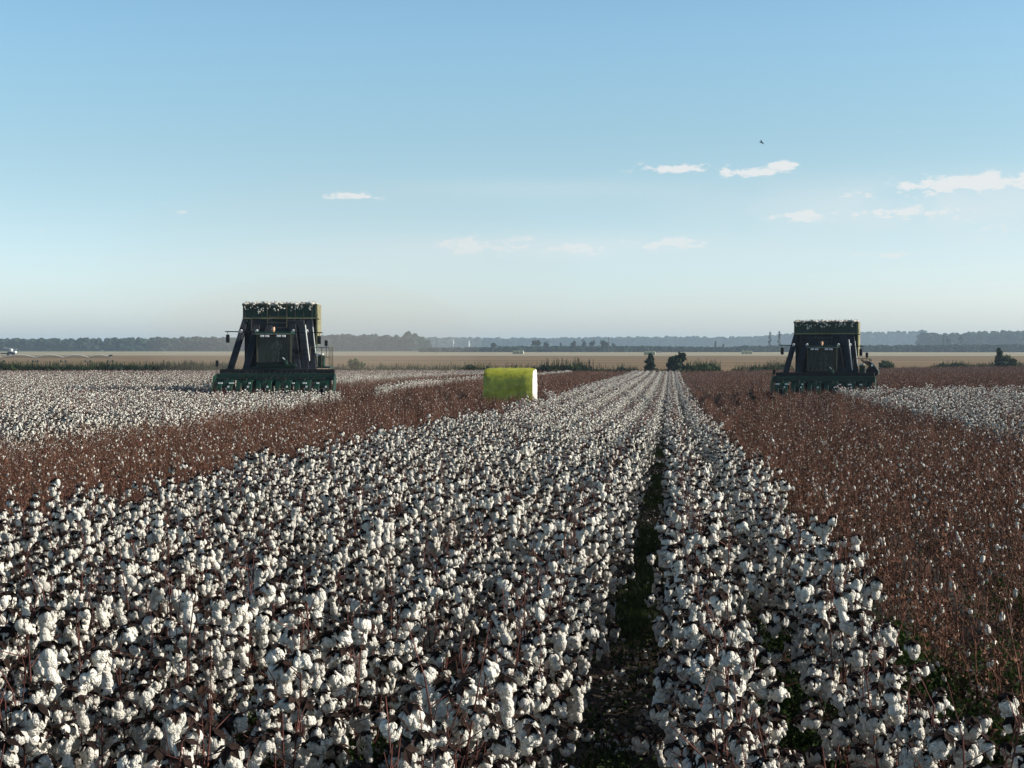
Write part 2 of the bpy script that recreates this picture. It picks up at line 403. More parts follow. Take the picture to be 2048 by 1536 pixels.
white_near, white_pts, pick_near, pick_pts = [], [], [], []
YSEG = 46.0
for x0 in ROWX:
    y = 3.6 if abs(x0) < 30 else max(3.6, abs(x0)/.46-6)
    while y < YSEG:
        y += RNG.uniform(.125, .20)
        x = x0+RNG.normal(0, .05)+(-.09 if abs(x0-LANE+.485) < .1 else .10 if abs(x0-LANE-.485) < .1 else -.03 if abs(x0-LANE-1.455) < .1 else 0)
        if not in_view(x, y, 1.0): continue
        st = row_state(x0, y)
        if st == 'white' and RNG.random() < .03: y += .2; continue
        rec = (x, y, Tz(x, y)-.01, RNG.uniform(0, 6.28), RNG.uniform(.84, 1.1)*(1+.07*math.sin(y*1.7+x0*3)+.05*math.sin(y*.6+x0)), x0)
        (white_pts if st == 'white' else pick_pts).append(rec)
        if st == 'picked' and RNG.random() < .35:
            pick_pts.append((x+RNG.normal(0, .09), y+.05, rec[2], RNG.uniform(0, 6.28), RNG.uniform(.75, 1.0), x0))
white_pts.sort(key=lambda r: r[0]**2+r[1]**2)
pick_pts.sort(key=lambda r: r[0]**2+r[1]**2)
def strictly(r): return -.45*r[1]-.1 < r[0] < .24*r[1]+.1 and r[1] > 4.9
wn = [r for r in white_pts if strictly(r)][:300]; ids = set(map(id, wn)); white_rest = [r for r in white_pts if id(r) not in ids]
pn = [r for r in pick_pts if strictly(r)][:300]; ids = set(map(id, pn)); pick_rest = [r for r in pick_pts if id(r) not in ids]

for (x, y, z, rz, sc, x0) in wn:
    i = int(RNG.integers(NV)); sm, lm, pl, *_ = PLANT[i]; rn = rowname(x0)
    root = empty('cotton_plant', (x, y, z), rz, 'cotton plant with open white bolls, near end, '+rn, 'cotton plant', 'near cotton plants in the '+rn)
    root.scale = (sc, sc, sc); root.rotation_euler = (RNG.normal(0, .07), RNG.normal(0, .07), rz)
    o = bpy.data.objects.new('stem', sm); COL.objects.link(o); o.parent = root
    for q in lm: o = bpy.data.objects.new('dry_leaf', q); COL.objects.link(o); o.parent = root
    for (p, qd, s, bi, ui) in pl:
        b = bpy.data.objects.new('boll', BOLL_N[bi]); COL.objects.link(b); b.parent = root
        b.location = p; b.rotation_mode = 'QUATERNION'; b.rotation_quaternion = qd; b.scale = (s, s, s)
        u = bpy.data.objects.new('burr', BURR_N[ui]); COL.objects.link(u); u.parent = b
PV = []
for i in range(NV):
    rng = np.random.default_rng(600+i); a, b, c = MB(), MB(), MB(); picked_geo(i, a, b, c, rng, 4, .16, ic=ICO1)
    scr = []
    for k in range(len(c.v)//42):
        q = MB(); q.add(c.v[k*42:(k+1)*42], ICO1[1]); scr.append(q.mesh('lint_scrap', m_lint, True))
    PV.append((a.mesh('stalk', m_pstem), b.mesh('empty_burrs', m_pburr), scr))
for (x, y, z, rz, sc, x0) in pn:
    i = int(RNG.integers(NV)); rn = rowname(x0) if abs(x0) < 8 else 'picked rows'
    root = empty('picked_cotton_stalk', (x, y, z), rz, 'picked brown cotton stalk with empty burrs, near end, '+rn, 'cotton stalk', 'near picked stalks in the '+rn)
    root.scale = (sc, sc, sc)
    for nm, me in [('stalk', PV[i][0]), ('empty_burrs', PV[i][1])]+[('lint_scrap', q) for q in PV[i][2]]:
        o = bpy.data.objects.new(nm, me); COL.objects.link(o); o.parent = root
        if nm == 'empty_burrs': o['kind'] = 'stuff'

# --- everything farther: one object each, instances on points
def instancer(name, protos, pts, label, cat):
    """pts rows: x y z rz scale index ; protos are joined meshes"""
    pc = bpy.data.collections.new(name+'_kinds')
    for i, me in enumerate(protos):
        o = bpy.data.objects.new('%s_kind%03d' % (name, i), me); pc.objects.link(o)
    P = np.array(pts, float)
    me = bpy.data.meshes.new(name); me.vertices.add(len(P)); me.vertices.foreach_set('co', P[:, :3].astype(np.float32).ravel())
    a = me.attributes.new('rot', 'FLOAT_VECTOR', 'POINT'); rv = np.zeros((len(P), 3), np.float32); rv[:, 2] = P[:, 3]
    if P.shape[1] > 6: rv[:, 0] = P[:, 6]
    a.data.foreach_set('vector', rv.ravel())
    a = me.attributes.new('scl', 'FLOAT', 'POINT'); a.data.foreach_set('value', P[:, 4].astype(np.float32))
    a = me.attributes.new('idx', 'INT', 'POINT'); a.data.foreach_set('value', P[:, 5].astype(np.int32))
    me.update()
    o = bpy.data.objects.new(name, me); COL.objects.link(o)
    ng = bpy.data.node_groups.new(name+'_scatter', 'GeometryNodeTree'); L = ng.links.new
    ng.interface.new_socket('Geometry', in_out='INPUT', socket_type='NodeSocketGeometry')
    ng.interface.new_socket('Geometry', in_out='OUTPUT', socket_type='NodeSocketGeometry')
    gi = ng.nodes.new('NodeGroupInput'); go = ng.nodes.new('NodeGroupOutput')
    ip = ng.nodes.new('GeometryNodeInstanceOnPoints'); ci = ng.nodes.new('GeometryNodeCollectionInfo')
    ci.inputs['Collection'].default_value = pc; ci.inputs['Separate Children'].default_value = True; ci.inputs['Reset Children'].default_value = True
    def att(n, t):
        q = ng.nodes.new('GeometryNodeInputNamedAttribute'); q.data_type = t; q.inputs['Name'].default_value = n; return q.outputs['Attribute']
    L(gi.outputs[0], ip.inputs['Points']); L(ci.outputs[0], ip.inputs['Instance']); ip.inputs['Pick Instance'].default_value = True
    L(att('idx', 'INT'), ip.inputs['Instance Index'])
    e2r = ng.nodes.new('FunctionNodeEulerToRotation'); L(att('rot', 'FLOAT_VECTOR'), e2r.inputs[0]); L(e2r.outputs[0], ip.inputs['Rotation'])
    L(att('scl', 'FLOAT'), ip.inputs['Scale']); L(ip.outputs[0], go.inputs[0])
    md = o.modifiers.new('scatter', 'NODES'); md.node_group = ng
    tag(o, label, cat, kind='stuff'); return o

def joined_white(i):
    sm, lm, pl, main, br = PLANT[i]; mb = MB(); rng = np.random.default_rng(700+i)
    mb.cur = 0; stem_geo(mb, main, br, 4)
    for (p, qd, s, bi, ui) in pl:
        Mx = Matrix.Translation(p) @ qd.to_matrix().to_4x4() @ Matrix.Scale(s, 4)
        mb.cur = 1; me = BOLL_N[bi]; mb.add([Mx @ v.co for v in me.vertices], [tuple(q.vertices) for q in me.polygons])
        mb.cur = 2; me = BURR_N[ui]; mb.add([Mx @ v.co for v in me.vertices], [tuple(q.vertices) for q in me.polygons])
    mb.cur = 3
    for _ in range(3): b = br[int(rng.integers(len(br)))]; leaf_geo(mb, rng, b[-1]+Vector((0, 0, -.02)), rng.uniform(.03, .055))
    return mb.mesh('cotton', [m_stem, m_lint, m_burr, m_dleaf], True)
def seg_white(seed):
    """about a metre of unpicked row for the distance"""
    rng = np.random.default_rng(seed); mb = MB()
    for k in range(7):
        i = int(rng.integers(NV)); H, main, br, bl, _ = SKEL[i]; off = Vector((rng.normal(0, .05), -.5+k/7.0+rng.uniform(0, .1), 0)); Mz = Matrix.Rotation(rng.uniform(0, 6.28), 3, 'Z')*rng.uniform(.85, 1.1)
        f = lambda p: off+Mz @ p
        mb.cur = 0; mb.tube([f(main[0]), f(main[2]), f(main[4])], .008, 3, .005, cap=False)
        for b in br[::2]: mb.tube([f(b[0]), f(b[-1])], .005, 3, cap=False)
        for (p, d) in bl:
            if rng.random() < (.7 if p.z < .5 else .48): continue
            mb.cur = 1; q = f(p); s = rng.uniform(.8, 1.15)
            for _ in range(2):
                blob(mb, q+Vector((rng.normal(0, .012), rng.normal(0, .012), -.03-rng.uniform(0, .02))), (.032*s, .032*s, .036*s), ICO0, rng, .1)
            mb.cur = 2; burr_geo(mb, rng, q, rad=.045, axis=-d, n=4, spread=.6, simple=True)
    return mb.mesh('cotton_run', [m_stem, m_lint, m_burr])
def seg_picked(seed, n=9):
    rng = np.random.default_rng(seed); s, b, l = MB(), MB(), MB()
    for k in range(n):
        picked_geo(int(rng.integers(NV)), s, b, l, rng, 3, .12, Vector((rng.normal(0, .09), -.5+k/n+rng.uniform(0, .1), 0)), rng.uniform(0, 6.28), rng.uniform(.8, 1.05), 1.5, True, ICO0)
    mb = MB(); mb.add(s.v, s.f); mb.cur = 1; mb.add(b.v, b.f); mb.cur = 2; mb.add(l.v, l.f)
    return mb.mesh('stalk_run', [m_pstem, m_pburr, m_lint])
NW, NS = NV, 12
protoW = [joined_white(i) for i in range(NV)]+[seg_white(800+i) for i in range(NS)]
def joined_picked(i):
    rng = np.random.default_rng(900+i); s, b, l = MB(), MB(), MB(); picked_geo(i % NV, s, b, l, rng, 3, .11, k=1.1, ic=ICO1)
    mb = MB(); mb.add(s.v, s.f); mb.cur = 1; mb.add(b.v, b.f); mb.cur = 2; mb.add(l.v, l.f); return mb.mesh('stalks', [m_pstem, m_pburr, m_lint])
protoP = [joined_picked(i) for i in range(NV)]+[seg_picked(950+i) for i in range(NS)]
PW = [(x, y, z, rz, sc, int(RNG.integers(NV)), RNG.normal(0, .09)) for (x, y, z, rz, sc, _) in white_rest]
PP = [(x, y, z, rz, sc, int(RNG.integers(NV)), RNG.normal(0, .14)) for (x, y, z, rz, sc, _) in pick_rest]
for x0 in ROWX:
    y = max(YSEG, abs(x0)/(.452 if x0 < 0 else .242)-8)
    end = float(field_end(x0))
    while y < end:
        y += RNG.uniform(.9, 1.0)
        x = x0+RNG.normal(0, .04)
        if blocked(x, y) or not in_view(x, y, 3): continue
        st = row_state(x0, y)
        rz = (0 if RNG.random() < .5 else pi)+RNG.normal(0, .05)
        rec = (x, y+.5, Tz(x, y+.5)-.02, rz, RNG.uniform(.88, 1.1), NV+int(RNG.integers(NS)), 0.)
        (PW if st == 'white' else PP).append(rec)
instancer('cotton_crop', protoW, PW, 'unpicked white cotton filling the rows beyond the nearest plants', 'cotton crop')
instancer('picked_stalks', protoP, PP, 'brown picked cotton stalks filling the harvested rows', 'cotton stalks')
print('white', len(PW), 'picked', len(PP), 'near', len(wn), len(pn), 'near depth', wn[-1][1], pn[0][:2], pn[-1][:2])

# ------------------------------------------------------------------ lane floor: grass, weeds, litter, dropped lint
def tuft(seed, n, h, wid, spread):
    rng = np.random.default_rng(seed); mb = MB()
    for _ in range(n):
        a = rng.uniform(0, 6.28); b = Vector((rng.normal(0, spread), rng.normal(0, spread), 0)); l = h*rng.uniform(.5, 1.2); t = rng.uniform(.15, .8)
        d = Vector((cos(a), sin(a), 0)); s = Vector((-sin(a), cos(a), 0))*wid
        mb.add([b-s, b+s, b+d*t*l*.4+Vector((0, 0, l*.6))+s*.7, b+d*t*l*.4+Vector((0, 0, l*.6))-s*.7, b+d*t*l+Vector((0, 0, l*.85))], [(0, 1, 2, 3), (3, 2, 4)])
    return mb
def weed(seed, n, h, ls):
    rng = np.random.default_rng(seed); mb = MB()
    for _ in range(n):
        p = Vector((rng.normal(0, .10), rng.normal(0, .10), rng.uniform(.03, h))); leaf_geo(mb, rng, p, rng.uniform(.5, 1.2)*ls)
    return mb
gp = [tuft(i, 26, .16, .003, .07).mesh('grass_tuft', m_grass) for i in range(5)]
wp = [weed(20+i, 46, .30, .05).mesh('weed', m_weed) for i in range(5)]
pts = []
for _ in range(5200):
    y = 3.5+RNG.random()**1.4*60; x = LANE+RNG.normal(0, .13)
    if math.sin(y*.9)+math.sin(y*.37+1)+RNG.normal(0, .5) < .2: continue
    pts.append((x, y, Tz(x, y)-.06, RNG.uniform(0, 6.28), RNG.uniform(.6, 1.3), int(RNG.integers(5))))
instancer('lane_grass', gp, pts, 'short green grass growing along the bare lane between the rows', 'grass')
pts = []
for _ in range(2600):     # furrow between the white cotton and the picked stalks at the right
    y = 4+RNG.random()**1.3*40; x = 1.68+RNG.normal(0, .2); pts.append((x, y, Tz(x, y)-.05, RNG.uniform(0, 6.28), RNG.uniform(.5, 1.1)*(1.2 if y < 14 else .8), int(RNG.integers(5))))
for cx, cy, n in ((-1.6, 7.3, 150), (-1.75, 6.4, 90), (-3.2, 6.3, 60), (-2.3, 9.5, 60), (2.6, 10.5, 60), (3.3, 14, 40), (0.75, 9.5, 60), (2.3, 8.2, 140), (.7, 12, 40)):
    for _ in range(n):
        x, y = cx+RNG.normal(0, .22), cy+RNG.normal(0, .45); pts.append((x, y, Tz(x, y)+RNG.uniform(0, .28), RNG.uniform(0, 6.28), RNG.uniform(.6, 1.15), int(RNG.integers(5))))
for _ in range(900):
    y = 4+RNG.random()*30; x = RNG.uniform(-.45*y, .24*y); pts.append((x, y, Tz(x, y)-.03, RNG.uniform(0, 6.28), RNG.uniform(.5, 1.0), int(RNG.integers(5))))
instancer('green_weeds', wp, pts, 'low green leafy weeds among the cotton stems and along the furrow', 'weeds')
def litter(seed):
    rng = np.random.default_rng(seed); mb = MB()
    for _ in range(14):
        p = Vector((rng.normal(0, .16), rng.normal(0, .16), .012+rng.uniform(0, .01))); a = rng.uniform(0, 6.28); l = rng.uniform(.02, .11)
        q = p+Vector((cos(a)*l, sin(a)*l, rng.uniform(-.005, .02))); s = Vector((-sin(a), cos(a), 0))*.0025
        mb.add([p-s, p+s, q+s, q-s], [(0, 1, 2, 3)])
    mb.cur = 1
    for _ in range(3): leaf_geo(mb, rng, Vector((rng.normal(0, .16), rng.normal(0, .16), .02)), rng.uniform(.02, .05))
    mb.cur = 2
    for _ in range(int(rng.integers(0, 3))):
        r = rng.uniform(.008, .02); blob(mb, (rng.normal(0, .15), rng.normal(0, .15), r*.7), (r*1.4, r, r*.8), ICO0, rng, .2)
    return mb.mesh('litter', [m_litter, m_dleaf, m_lint])
lp = [litter(i) for i in range(8)]; pts = []
for _ in range(5200):
    y = 3.5+RNG.random()**1.5*45; x = RNG.uniform(-.45*y, .24*y) if RNG.random() < .45 else LANE+RNG.normal(0, .3) if RNG.random() < .75 else 1.66+RNG.normal(0, .25)
    pts.append((x, y, float(bedz(np.array(x), np.array(y)))+.003, RNG.uniform(0, 6.28), 1, int(RNG.integers(8))))
instancer('plant_litter', lp, pts, 'dry stems, dead leaves and dropped lint lying on the dark soil', 'litter')

# ------------------------------------------------------------------ machines
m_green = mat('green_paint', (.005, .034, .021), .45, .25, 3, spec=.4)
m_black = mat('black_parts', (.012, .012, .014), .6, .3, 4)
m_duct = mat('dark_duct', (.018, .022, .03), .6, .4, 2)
m_steel = mat('worn_steel', (.30, .31, .29), .5, .4, 10, metal=.6)
m_rail = mat('dusty_rail', (.09, .085, .055), .7, .4, 8)
m_dust_sunlit = mat('dusty_sunlit_panel', (.21, .20, .12), .85, .35, 4)  # dust tone for rail and step; on the bin side it carries sunlight
m_mesh = mat('screen_mesh', (.05, .06, .05), .8, .5, 20)
m_yel = mat('yellow_rim', (.62, .45, .04), .5, .2, 4)
m_tyre = mat('tyre_rubber', (.02, .02, .019), .9, .3, 10)
m_white = mat('white_decal', (.75, .77, .76), .5, .08, 8)
m_glass = bpy.data.materials.new('cab_glass'); m_glass.use_nodes = True
_b = m_glass.node_tree.nodes['Principled BSDF']; _b.inputs['Base Color'].default_value = (.05, .07, .06, 1); _b.inputs['Roughness'].default_value = .08
_b.inputs['Alpha'].default_value = .35
m_amber = mat('amber_lens', (.7, .38, .22), .25, .1, 5)
m_lens = mat('lamp_lens', (.7, .72, .72), .15, .1, 5)
m_shirt = mat('work_shirt', (.06, .07, .08), .9, .2, 20); m_skin = mat('skin', (.42, .25, .18), .6, .1, 20)

def person_driver(parent_unused, loc, rz):
    """seated driver: one continuous skinned body"""
    J = {'hip': (0, .05, 0), 'waist': (0, .07, .2), 'chest': (0, .06, .38), 'neck': (0, .03, .52), 'head': (0, .0, .62), 'top': (0, .0, .72),
         'ls': (-.19, .06, .45), 'le': (-.25, -.08, .25), 'lw': (-.14, -.30, .26), 'lh': (-.11, -.37, .28), 'rs': (.19, .06, .45), 're': (.25, -.08, .25), 'rw': (.14, -.30, .26), 'rh': (.11, -.37, .28),
         'lk': (-.13, -.40, .05), 'la': (-.13, -.45, -.38), 'lf': (-.13, -.62, -.42), 'rk': (.13, -.40, .05), 'ra': (.13, -.45, -.38), 'rf': (.13, -.62, -.42), 'lhip': (-.1, .02, .0), 'rhip': (.1, .02, .0)}
    Rr = dict(hip=.13, waist=.12, chest=.14, neck=.055, head=.085, top=.06, ls=.06, le=.045, lw=.03, lh=.035, rs=.06, re=.045, rw=.03, rh=.035, lk=.065, la=.045, lf=.04, rk=.065, ra=.045, rf=.04, lhip=.09, rhip=.09)
    E = [('hip', 'waist'), ('waist', 'chest'), ('chest', 'neck'), ('neck', 'head'), ('head', 'top'), ('chest', 'ls'), ('ls', 'le'), ('le', 'lw'), ('lw', 'lh'), ('chest', 'rs'), ('rs', 're'), ('re', 'rw'), ('rw', 'rh'),
         ('hip', 'lhip'), ('lhip', 'lk'), ('lk', 'la'), ('la', 'lf'), ('hip', 'rhip'), ('rhip', 'rk'), ('rk', 'ra'), ('ra', 'rf')]
    ks = list(J); me = bpy.data.meshes.new('person'); me.from_pydata([J[k] for k in ks], [(ks.index(a), ks.index(b)) for a, b in E], [])
    o = bpy.data.objects.new('person', me); COL.objects.link(o); o.location = loc; o.rotation_euler = (0, 0, rz)
    sk = o.modifiers.new('skin', 'SKIN'); 
    if not me.skin_vertices: me.attributes  # layer is created by the modifier
    for i, k in enumerate(ks):
        if me.skin_vertices: me.skin_vertices[0].data[i].radius = (Rr[k], Rr[k]); me.skin_vertices[0].data[i].use_root = (k == 'hip')
    ss = o.modifiers.new('smooth', 'SUBSURF'); ss.levels = 1; ss.render_levels = 2
    me.materials.append(m_shirt)
    return o

class LiftParent:
    def __init__(s, o, dz): s.o = o; s.dz = dz
def harvester(loc, yaw, label, side_guard=False, header_w=.0, roll=0.):
    """six row cotton picker facing the camera (-Y); origin on the ground below the header"""
    root = empty('cotton_picker', loc, yaw, label, 'harvester', 'cotton pickers at work in the field')
    rng = np.random.default_rng(5)
    # header cross beam and row units
    hd = LiftParent(root, header_w)
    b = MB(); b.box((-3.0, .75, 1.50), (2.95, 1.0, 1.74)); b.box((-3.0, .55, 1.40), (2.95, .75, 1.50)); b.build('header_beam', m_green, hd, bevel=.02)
    b = MB(); b.box((-2.9, 1.0, 1.74), (2.9, 1.35, 1.95)); b.build('header_frame', m_black, hd, bevel=.02)
    for k in range(6):
        x = -2.44+k*.97
        b = MB()   # picking unit housing: tall hood, sloping nose, split by the row opening
        for sx in (-1, 1):
            x0, x1 = (x-.40, x-.13) if sx < 0 else (x+.13, x+.40)
            b.prism([(-.62, .28), (-.15, .22), (.62, .22), (.62, 1.42), (.05, 1.42), (-.25, 1.05), (-.55, .72)], x0, x1, 'x')
        b.box((x-.12, -.05, 1.02), (x+.12, .60, 1.40))
        u = b.build('picking_unit', m_green, hd, bevel=.035)
        b = MB(); b.prism([(x-.44, .22), (x-.13, .22), (x-.2, .45), (x-.37, .45)], -.98, -.63); b.build('crop_divider', m_green, u, bevel=.03)
        b = MB(); b.prism([(x+.13, .22), (x+.44, .22), (x+.37, .45), (x+.2, .45)], -.98, -.63); b.build('crop_divider', m_green, u, bevel=.03)
        b = MB(); b.beam((x-.15, -.66, .28), (x-.125, -.30, 1.04), .035, .02); b.beam((x+.15, -.66, .28), (x+.125, -.30, 1.04), .035, .02)
        b.build('guide_rod', m_steel, u)
        b = MB(); b.tube([(x+.22, -.31, 1.1), (x+.22, -.29, 1.1)], .055, 10); b.build('reflector', m_white, u)
        b = MB(); b.box((x-.11, .2, .3), (x+.11, .5, .98)); b.build('spindle_drum', m_black, u)
        b = MB(); b.box((x-.30, .02, 1.425), (x+.1, .40, 1.50)); b.build('unit_gearcase', m_black, u, bevel=.02)
    for (x, wd) in ((-2.66, .22), (-2.1, .24), (-1.2, .1), (.98, .12), (1.55, .2), (2.2, .14)):
        b = MB(); b.box((x-wd/2, -.13, 1.24), (x+wd/2, -.07, 1.31)); b.build('white_decal', m_white, hd)
    for x in (-3.03, 2.98):    # end shields
        b = MB(); b.prism([(-.55, .35), (.7, .3), (.95, 1.3), (.8, 1.72), (.1, 1.6), (-.4, .95)], x-.02, x+.02, 'x'); b.build('end_shield', m_green, hd)
    # air ducts rising from the units to the bin
    tops = [-1.85, -1.2, -.55, .5, 1.0, 1.42]; bots = [-2.45, -1.62, -1.0, 1.05, 1.45, 1.8]
    for i, (t_, b_) in enumerate(zip(tops, bots)):
        wd = .30 if i in (0,) else .36
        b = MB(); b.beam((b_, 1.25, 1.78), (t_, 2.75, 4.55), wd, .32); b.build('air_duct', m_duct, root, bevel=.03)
        b = MB(); b.beam((b_-.0, 1.05, 1.55), (b_, 1.3, 1.86), wd+.06, .36); b.build('duct_collar', m_duct, root)
    # chassis, body behind the cab
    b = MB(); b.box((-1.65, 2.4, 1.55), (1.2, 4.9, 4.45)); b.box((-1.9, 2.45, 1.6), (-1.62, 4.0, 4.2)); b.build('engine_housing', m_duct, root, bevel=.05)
    b = MB(); b.box((1.352, 2.9, 2.1), (1.46, 5.4, 3.5)); b.build('engine_side_panel', m_green, root, bevel=.03)
    b = MB(); b.box((-1.0, 1.0, 1.1), (1.0, 7.4, 1.5)); b.build('chassis', m_black, root)
    b = MB(); b.box((-1.5, 1.35, 1.88), (1.75, 2.3, 2.06)); b.build('cab_deck', m_green, root, bevel=.02)
    b = MB(); b.box((-1.1, 1.2, 2.06), (.95, 1.4, 2.22)); b.build('deck_fascia', m_green, root, bevel=.03)
    # wheels
    for (x, y, r, wd) in ((-1.55, 2.7, .92, .6), (1.55, 2.7, .92, .6), (-1.35, 6.4, .7, .45), (1.35, 6.4, .7, .45)):
        b = MB(); n = 26
        prof = [(.5, -.42), (.9, -.5), (1, -.3), (1, .3), (.9, .5), (.5, .42)]
        vs = []; 
        for k in range(n):
            a = 2*pi*k/n
            for pr, pw in prof: vs.append((x+pw*wd, y+cos(a)*pr*r, r+sin(a)*pr*r))
        m_ = len(prof); b.add(vs, [(k*m_+j, k*m_+(j+1) % m_, ((k+1) % n)*m_+(j+1) % m_, ((k+1) % n)*m_+j) for k in range(n) for j in range(m_)])
        for k in range(n): 
            a = 2*pi*k/n; c = Vector((x, y+cos(a)*r*1.02, r+sin(a)*r*1.02)); b.box((c.x-wd*.42, c.y-.03, c.z-.03), (c.x+wd*.42, c.y+.03, c.z+.03), Matrix.Rotation(-a, 3, 'X'))
        wh = b.build('wheel', m_tyre, root)
        b = MB(); b.tube([(x-wd*.3, y, r), (x+wd*.3, y, r)], r*.52, 20); b.build('rim', m_yel, wh)
    # cab
    cx0, cx1, cy0, cy1, cz0, cz1 = -1.0, .68, 1.05, 2.35, 2.22, 3.70
    cab = MB()
    for x in (cx0, cx1):
        for (ya, yb) in ((cy0, cy0-.02), (cy1, cy1)): cab.beam((x, ya-.0, cz0), (x*.98, yb, cz1), .09, .09)
    cab.box((cx0-.04, cy0-.05, cz0), (cx1+.04, cy1+.02, cz0+.10)); cab.box((cx0-.04, cy1-.03, cz0), (cx1+.04, cy1+.04, cz1))
    cab = cab.build('cab', m_black, root, bevel=.015)
    b = MB(); b.box((cx0-.1, cy0-.28, cz1), (cx1+.1, cy1+.05, cz1+.14)); b.build('cab_roof', m_green, cab, bevel=.05)
    b = MB(); b.tube([(cx0-.06, cy0-.30, cz1+.02), (cx1+.06, cy0-.30, cz1+.02)], .025, 8); b.build('roof_bar', m_steel, cab)
    b = MB(); b.box((cx0+.05, cy0-.03, cz0+.1), (cx1-.05, cy0-.015, cz1)); b.build('windscreen', m_glass, cab)
    for x in (cx0-.02, cx1+.01):
        b = MB(); b.box((x, cy0+.06, cz0+.1), (x+.012, cy1-.06, cz1)); b.build('side_window', m_glass, cab)
    for x in (cx0+.3, cx0+.55, cx1-.55, cx1-.3):
        b = MB(); b.box((x-.1, cy0-.34, cz1-.13), (x+.1, cy0-.24, cz1-.03)); b.build('work_light', m_lens, cab, bevel=.02)
    b = MB(); b.beam((cx0, cy0-.06, cz0+.1), (cx0, cy0-.06, cz1), .06, .04); b.beam((cx1, cy0-.06, cz0+.1), (cx1, cy0-.06, cz1), .06, .04); b.build('dusty_pillar', m_rail, cab)
    b = MB(); b.tube([(-.16, cy0-.1, cz1+.14), (-.16, cy0-.1, cz1+.22)], .05, 10); b.tube([(-.16, cy0-.1, cz1+.22), (-.16, cy0-.1, cz1+.38)], .085, 12, .06); bc = b.build('beacon', m_amber, cab, smooth=False)
    b = MB(); b.tube([(-.2, cy0+.25, cz0+.1), (-.16, cy0+.5, cz0+.62)], .035, 8); b.build('steering_column', m_black, cab)
    b = MB(); pts = [(-.16+.19*cos(a), cy0+.5+.08*sin(a), cz0+.66+.17*sin(a)) for a in np.linspace(0, 2*pi, 17)]; b.tube(pts, .014, 6); b.build('steering_wheel', m_black, cab)
    b = MB(); b.box((-.42, cy0+.62, cz0+.35), (.1, cy0+1.1, cz0+.48)); b.box((-.40, cy0+1.05, cz0+.45), (.08, cy0+1.18, cz0+1.15)); b.build('seat', m_black, cab, bevel=.05)
    b = MB(); b.beam((.42, cy0-.10, cz0+.18), (.52, cy0-.13, cz0-.08), .17, .14); b.build('fascia_hump', m_green, root, bevel=.04)
    b = MB(); b.beam((.30, cy0-.14, cz0+.33), (.42, cy0-.14, cz0+.22), .05, .03); b.build('wiper_motor', m_white, root)
    # mirror bar and mirrors
    b = MB(); b.tube([(-2.72, 1.55, 3.86), (2.25, 1.55, 3.80)], .026, 8); b.build('mirror_bar', m_black, root)
    for (x, y, z, ww, hh) in ((-2.58, 1.55, 3.50, .19, .42), (2.07, 1.55, 3.43, .19, .42)):
        b = MB(); b.tube([(x, y, z+hh/2-.02), (x, y, 3.84)], .015, 6); a = b.build('mirror_arm', m_black, root)
        b = MB(); b.box((x-ww/2, y-.05, z-hh/2), (x+ww/2, y+.05, z+hh/2)); b.build('mirror', m_black, a, bevel=.04)
    for (x, y, z0, z1) in ((-2.95, .6, 1.72, 2.36), (2.42, 1.6, 2.9, 3.38)):
        b = MB(); b.tube([(x, y, z0-.3), (x, y, z1-.1)], .015, 6); a = b.build('marker_stalk', m_black, root)
        b = MB(); b.box((x-.08, y-.03, z1-.26), (x+.08, y+.04, z1+.04)); b.build('marker_mirror', m_black, a, bevel=.03)
    for x in (-1.9, -1.1, .75, 1.45):
        b = MB(); b.tube([(x, 1.50, 3.86), (x, 1.60, 3.92)], .085, 12, .06); b.build('work_light', m_lens, root)
    # bin / accumulator on top
    b = MB(); b.box((-1.95, 2.55, 4.55), (1.77, 2.62, 5.28)); b.build('bin_front', m_green, root, bevel=.01)
    b = MB(); b.box((-2.0, 2.52, 4.52), (1.83, 2.66, 4.60)); b.build('bin_lower_rail', m_dust_sunlit, root)
    b = MB(); b.box((-2.02, 2.50, 5.20), (1.85, 2.66, 5.29)); b.build('bin_upper_rail', m_rail, root)
    b = MB(); b.box((1.77, 2.62, 4.0), (1.85, 4.15, 5.28)); b.prism([(2.62, 3.2), (3.5, 3.2), (4.2, 4.0), (2.62, 4.0)], 1.77, 1.85, 'x'); b.build('bin_side', m_dust_sunlit, root)  # sun-side panel: sunlight put into its paler colour, other side stays green
    b = MB(); b.box((-2.0, 2.62, 4.0), (-1.94, 4.15, 5.28)); b.build('bin_side', m_green, root)
    b = MB(); b.box((-1.94, 4.05, 3.2), (1.77, 4.15, 5.28)); b.box((-1.94, 2.62, 4.0), (1.77, 4.05, 4.1)); b.build('bin_back', m_green, root)
    for k in range(9):
        x = -1.9+k*.43
        b = MB(); b.box((x, 2.505, 4.60), (x+.05, 2.548, 5.20)); b.build('bin_rib', m_mesh, root)
    b = MB(); b.box((-.72, 2.36, 4.0), (-.69, 2.40, 5.3)); b.box((.28, 2.36, 4.0), (.31, 2.40, 5.3)); 
    for z in (4.05, 4.3, 4.62): b.box((-.69, 2.36, z), (.28, 2.40, z+.03))
    b.build('bin_ladder', m_rail, root)
    b = MB(); rr = np.random.default_rng(11)
    for _ in range(230):
        x = rr.uniform(-1.95, 1.77); r = rr.uniform(.03, .10); blob(b, (x, rr.uniform(2.5, 3.4), 5.27+rr.uniform(-.02, .07)), (r*1.6, r, r*.7), ICO1, rr, .2)
    for _ in range(45):
        x = rr.uniform(-1.9, 1.6); r = rr.uniform(.02, .05); blob(b, (x, 2.49, 5.2-abs(rr.normal(0, .16))), (r, r*.5, r*1.5), ICO0, rr, .3)
    o = b.build('cotton_lint_on_rim', m_lint, root, smooth=True); o['kind'] = 'stuff'
    b = MB()
